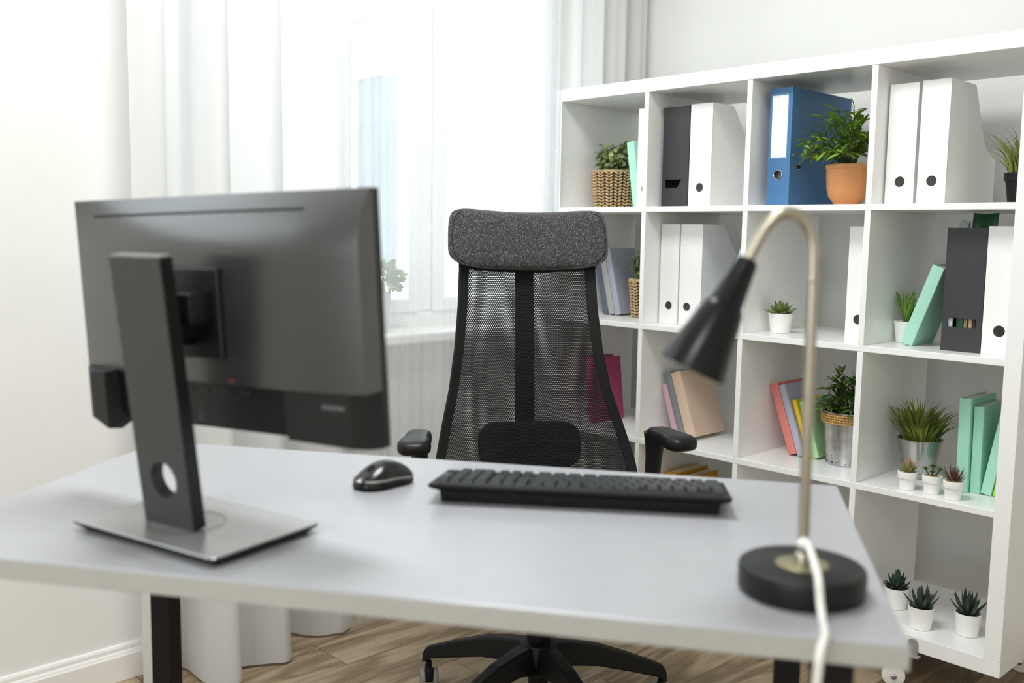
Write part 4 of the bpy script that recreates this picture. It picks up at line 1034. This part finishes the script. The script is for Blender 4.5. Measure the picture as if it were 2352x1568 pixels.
# back curve (local +y = rear)
ZC = [0.40, 0.50, 0.58, 0.65, 0.75, 0.85, 0.95, 1.03, 1.10, 1.18]; YC = [0.150, 0.168, 0.184, 0.197, 0.209, 0.219, 0.234, 0.250, 0.266, 0.289]
HZ = [0.40, 0.50, 0.5376, 0.5637, 0.637, 0.7335, 0.8302, 0.937, 1.0319, 1.18]
HL = [0.252, 0.243, 0.2365, 0.231, 0.2177, 0.1982, 0.1854, 0.1764, 0.1728, 0.171]
HR = [0.285, 0.278, 0.2725, 0.2667, 0.243, 0.2095, 0.188, 0.1748, 0.1706, 0.169]
def yb_(z, s=0.0): return float(np.interp(z, ZC, YC))-0.022*s*s
def half(z): return (float(np.interp(z, HZ, HL))+float(np.interp(z, HZ, HR)))/2
def cxo(z): return (float(np.interp(z, HZ, HR))-float(np.interp(z, HZ, HL)))/2
def perforated(z0, z1, pitch, open_r, dy, inset, tilt=0.0, tt=0.0):
    """hexagonal net: every cell a ring of six quads around a round-ish hole"""
    rows = pitch*math.sqrt(3)/2; V = []; F = []
    nz = int((z1-z0)/rows)
    for j in range(nz):
        z = z0+j*rows; hw_ = half(z)-inset; n = int(hw_/pitch)+1
        for i in range(-n, n+1):
            x = (i+0.5*(j % 2))*pitch
            if abs(x) > hw_: continue
            k = len(V)
            for ring, R in ((0, pitch/math.sqrt(3)), (1, pitch*open_r)):
                for a in range(6):
                    an = math.pi/6+a*math.pi/3; V.append((x+R*math.cos(an), z+R*math.sin(an)))
            for a in range(6): F.append((k+a, k+(a+1) % 6, k+6+(a+1) % 6, k+6+a))
    out = []
    for x, z in V:
        h = half(z); xx = x+tilt*(z-0.75)*math.sin((z-0.5)*4)+0.35*tilt*math.sin(x*22); z2 = z+0.5*tilt*x; s = x/h
        out.append((xx+cxo(z), yb_(z, s)+dy, z2))
    me = bpy.data.meshes.new('back_mesh'); me.from_pydata(out, [], F); me.update(); me.materials.append(M_MESH); return me
link('back_mesh', perforated(0.47, 1.04, 0.00535, 0.36, 0.0, 0.012), chr_)
link('back_mesh', perforated(0.47, 1.04, 0.00546, 0.42, 0.011, 0.012, 0.02), chr_)
# side frame wrapped in fabric
for s in (-1, 1):
    k = MB()
    loops = []
    for z in np.linspace(0.44, 1.05, 26):
        h = half(z); c = cxo(z); wd = 0.024
        xo, xi = c+s*h, c+s*(h-wd)
        yo, yi = yb_(z, 1.0), yb_(z, 1-wd/h)
        loops.append([(xi, yi-0.002, z), (xo-s*.004, yo-0.004, z), (xo, yo+0.002, z), (xo, yo+0.010, z), (xo-s*.006, yo+0.018, z), (xi, yi+0.016, z)])
    k.loft(loops, smooth=True); k.obj('back_frame', M_MESH, chr_)
k = MB()
loops = []
for t in np.linspace(-1, 1, 21):
    z = 1.035; h = half(z); x = cxo(z)+t*h; y = yb_(z, t)
    dzz = -0.010*(1-t*t)
    loops.append([(x, y-0.003, z+dzz-0.006), (x, y-0.003, z+dzz+.012), (x, y+0.014, z+dzz+.012), (x, y+0.014, z+dzz-0.006)])
k.loft(loops).obj('top_rail', M_MESH, chr_)
# spine behind the mesh
loops = []
for z in np.linspace(0.42, 1.06, 22):
    wd = 0.0235+0.003*(1-(z-0.42)/0.64); y = yb_(z)+0.017; c = -0.005*(z > .6)
    loops.append([(c-wd, y, z), (c+wd, y, z), (c+wd*.8, y+0.022, z), (c-wd*.8, y+0.022, z)])
MB().loft(loops).obj('spine', M_CH, chr_)
# lumbar pad
def lum():
    k = MB(); hw_, hh, r_, zc = 0.131, 0.057, 0.045, 0.588
    pl = []
    for cx, cz, a0 in ((hw_-r_, hh-r_, 0), (-hw_+r_, hh-r_, 90), (-hw_+r_, -hh+r_, 180), (hw_-r_, -hh+r_, 270)):
        for i in range(9):
            a = math.radians(a0+90*i/8); pl.append((cx+r_*math.cos(a)+0.007, cz+r_*math.sin(a)))
    def P(sc, dy): return [(x*sc, yb_(zc+z*sc, x*sc/0.24)+dy, zc+z*sc) for x, z in pl]
    k.loft([P(0.25, 0.0142), P(.6, 0.0142), P(0.94, 0.0145), P(1.0, 0.018), P(1.0, 0.026), P(0.95, 0.03), P(.3, 0.032)], smooth=True)
    return k
lum().obj('lumbar_pad', M_CH, chr_)
# headrest cushion
def fab():
    m = bpy.data.materials.new('heather_fabric'); m.use_nodes = True
    n, l = m.node_tree.nodes, m.node_tree.links; p = n['Principled BSDF']
    tc = n.new('ShaderNodeTexCoord')
    outs = []
    for sc in ((700, 500, 160), (260, 300, 700)):
        mp = n.new('ShaderNodeMapping'); mp.inputs['Scale'].default_value = sc; l.new(tc.outputs['Object'], mp.inputs[0])
        nz = n.new('ShaderNodeTexNoise'); nz.inputs['Scale'].default_value = 1.0; nz.inputs['Detail'].default_value = 2; l.new(mp.outputs[0], nz.inputs['Vector']); outs.append(nz.outputs[0])
    mx = n.new('ShaderNodeMath'); mx.operation = 'MULTIPLY'; l.new(outs[0], mx.inputs[0]); l.new(outs[1], mx.inputs[1])
    rp = n.new('ShaderNodeValToRGB'); e = rp.color_ramp.elements; e[0].position = 0.2; e[0].color = (*lin('#2e2e2f'), 1); e[1].position = 0.42; e[1].color = (*lin('#8a8a8a'), 1)
    x = e.new(0.30); x.color = (*lin('#4e4e4f'), 1)
    l.new(mx.outputs[0], rp.inputs[0]); l.new(rp.outputs[0], p.inputs['Base Color'])
    p.inputs['Roughness'].default_value = 0.9; p.inputs['Sheen Weight'].default_value = 0.25; p.inputs['Specular IOR Level'].default_value = 0.2
    bp = n.new('ShaderNodeBump'); bp.inputs['Strength'].default_value = 0.5; bp.inputs['Distance'].default_value = 0.001; l.new(mx.outputs[0], bp.inputs['Height']); l.new(bp.outputs[0], p.inputs['Normal'])
    return m
M_FAB = fab()
def hr_shape(a, b, side):
    """a,b in [-1,1]; side -1 front, +1 rear"""
    # square -> rounded rectangle
    pw = 7.5 if b > 0 else 4.6
    nrm = (abs(a)**pw+abs(b)**pw)**(1/pw); mx = max(abs(a), abs(b), 1e-9)
    f = mx/nrm if nrm > 1e-9 else 1
    a2, b2 = a*f, b*f
    hw_ = 0.2005; zc = 1.105
    z = zc+0.0735*b2
    # top dips in the middle, bottom sags in the middle
    z += (0.0125*(a2*a2-0.75) if b2 > 0 else -0.006*(1-a2*a2))*abs(b2)
    x = hw_*a2*(1-0.055*max(0, b2)**2)*(1-0.02*max(0, -b2)**3)
    th = 0.030*((1-abs(a2)**7)*(1-abs(b2)**5))**0.35 if abs(a2) < 1 and abs(b2) < 1 else 0.0
    y = yb_(z)-0.008-0.032*(a2*a2)+0.028*(0 if True else 1)
    y += side*th*(1.0 if side < 0 else 0.8)
    return (x-0.001, y, z)
k = MB()
gr = [math.sin(t*math.pi/2) for t in np.linspace(-1, 1, 41)]
for sd in (-1, 1):
    vs = [hr_shape(a, b, sd) for b in gr for a in gr]; n_ = 41
    k.add(vs, [((j*n_+i), (j*n_+i+1), ((j+1)*n_+i+1), ((j+1)*n_+i)) if sd < 0 else ((j*n_+i), ((j+1)*n_+i), ((j+1)*n_+i+1), (j*n_+i+1)) for j in range(n_-1) for i in range(n_-1)], None, True)
hd_ = k.obj('headrest', M_FAB, chr_)
M_SEAM = mat('seam_thread', '#111112', rough=0.9)
for s in (-1, 1):
    MB().tube([tuple(np.array(hr_shape(s*(0.955-0.02*abs(t)), t*0.93, -1))+np.array([0, -0.0004, 0])) for t in np.linspace(-1, 1, 24)], 0.0009, 6).obj('seam', M_SEAM, hd_)
MB().tube([tuple(np.array(hr_shape(t*0.86, -0.965, -1))+np.array([0, -0.0004, 0])) for t in np.linspace(-1, 1, 30)], 0.0009, 6).obj('seam', mat('seam_light', '#4c4c4d', rough=0.9), hd_)
# armrests
def arm(s):
    if s < 0: a, b = Vector((-0.276, -0.030, 0.664)), Vector((-0.297, -0.165, 0.662))
    else: a, b = Vector((0.266, -0.020, 0.662)), Vector((0.302, -0.150, 0.660))
    t = (b-a); Ln = t.length; t.normalize(); sd = t.cross(Vector((0, 0, 1))).normalized()
    k = MB(); loops = []
    hw_ = 0.037
    for q in [math.sin(x*math.pi/2) for x in np.linspace(-1, 1, 26)]:
        e = max(0.02, (1-abs(q)**5))**0.4
        c = a.lerp(b, 0.5+0.56*q); wv = hw_*e*(0.80 if q < 0 else 0.80+0.2*min(1, q*2)); hh = 0.0185*e
        loops.append([tuple(c+sd*wv*math.copysign(abs(math.cos(u))**0.55, math.cos(u))+Vector((0, 0, 1))*hh*math.copysign(abs(math.sin(u))**0.7, math.sin(u))) for u in np.linspace(0, 2*math.pi, 24, endpoint=False)])
    k.loft(loops, smooth=True); o = k.obj('armrest', M_CH, chr_)
    base = Vector((s*0.245, 0.02, 0.44)); top = a+t*0.012
    sx_ = a.x
    q = MB()
    loops = []
    for f in np.linspace(0, 1, 8):
        c = Vector((sx_+s*0.002*f+(s*0.262-sx_)*(1-f)**2, 0.0-0.020*f, 0.44+0.222*f))
        wx, wy = 0.0155+0.004*f*f+0.007*max(0, f-.8)/.2, 0.024+0.012*f
        loops.append([(c.x+wx*math.cos(u), c.y+wy*math.sin(u), c.z) for u in np.linspace(0, 2*math.pi, 16, endpoint=False)])
    q.loft(loops, smooth=True).box((s*0.15 if s > 0 else s*0.275, -0.02, 0.425), (s*0.275 if s > 0 else s*0.15, 0.04, 0.445), bev=0.004)
    q.obj('arm_post', M_CH, chr_)
arm(-1); arm(1)
# seat, tilt mechanism, gas lift
k = MB()
def seat(a, b, sd):
    nrm = (abs(a)**4+abs(b)**4)**.25; f = max(abs(a), abs(b), 1e-9)/max(nrm, 1e-9); a2, b2 = a*f, b*f
    x = 0.255*a2; y = -0.05+0.235*b2; th = ((1-abs(a2)**6)*(1-abs(b2)**6))**.3 if abs(a2) < 1 and abs(b2) < 1 else 0
    z = 0.462+(0.028*th if sd > 0 else -0.016*th)-0.02*max(0, -b2)**3
    return (x, y, z)
for sd in (-1, 1):
    vs = [seat(a, b, sd) for b in gr for a in gr]
    k.add(vs, [((j*n_+i), (j*n_+i+1), ((j+1)*n_+i+1), ((j+1)*n_+i)) if sd > 0 else ((j*n_+i), ((j+1)*n_+i), ((j+1)*n_+i+1), (j*n_+i+1)) for j in range(n_-1) for i in range(n_-1)], None, True)
k.obj('seat', M_FAB, chr_)
MB().box((-0.09, -0.14, 0.39), (0.09, 0.10, 0.445), bev=0.01).box((-0.04, 0.08, 0.40), (0.04, 0.20, 0.44), bev=0.008).obj('tilt_mechanism', M_CH, chr_)
OY = -0.037
MB().lathe([(0.0, 0.043), (0.0225, 0.043), (0.0235, 0.046), (0.0235, 0.13), (0.0235, 0.14), (0.028, 0.16), (0.028, 0.27), (0.014, 0.272), (0.014, 0.40)], 28, T(0, OY, 0)).obj('gas_lift', M_BLK, chr_)
bs = MB().lathe([(0.025, 0.100), (0.045, 0.106), (0.050, 0.165), (0.045, 0.178), (0.03, 0.182)], 28, T(0, OY, 0))
base = bs.obj('base_hub', M_BLK, chr_)
for i in range(5):
    an = math.radians(2+72*i); Mx = T(0, OY, 0)@RZ(an)
    lp = []
    for rr_, zt, zb_, wv in ((0.03, 0.178, 0.110, 0.030), (0.08, 0.173, 0.122, 0.026), (0.14, 0.162, 0.116, 0.0225), (0.22, 0.134, 0.096, 0.019), (0.285, 0.108, 0.078, 0.016), (0.302, 0.100, 0.066, 0.015), (0.309, 0.088, 0.063, 0.013)):
        lp.append([(rr_, -wv, zb_+.004), (rr_, -wv*.85, zb_), (rr_, wv*.85, zb_), (rr_, wv, zb_+.004), (rr_, wv*.75, zt-.003), (rr_, wv*.5, zt), (rr_, -wv*.5, zt), (rr_, -wv*.75, zt-.003)])
    MB().loft(lp, Mx).obj('base_arm', M_BLK, chr_)
    ca = an+(1.1, 0.6, 2.2, 2.9, 0.5)[i]
    Mc = T(0, OY, 0)@RZ(an)@T(0.298, 0, 0)@RZ(ca-an)
    c = MB().lathe([(0.0075, 0.03), (0.0075, 0.064)], 14, Mc).box((-0.021, -0.0085, 0.020), (0.021, 0.0085, 0.056), Mc@T(0.010, 0, 0), bev=0.005).obj('caster', M_PLAS2, chr_)
    for s in (-1, 1):
        MB().lathe([(0.0, 0), (0.021, 0), (0.025, 0.0015), (0.0255, 0.004), (0.0255, 0.009), (0.023, 0.0125), (0.0, 0.0135)], 26, Mc@T(0.012, s*0.0095, 0.0258)@RX(-s*math.pi/2)).obj('wheel', mat('caster_grey', '#8d8b86', rough=0.45, var=0.05), c)
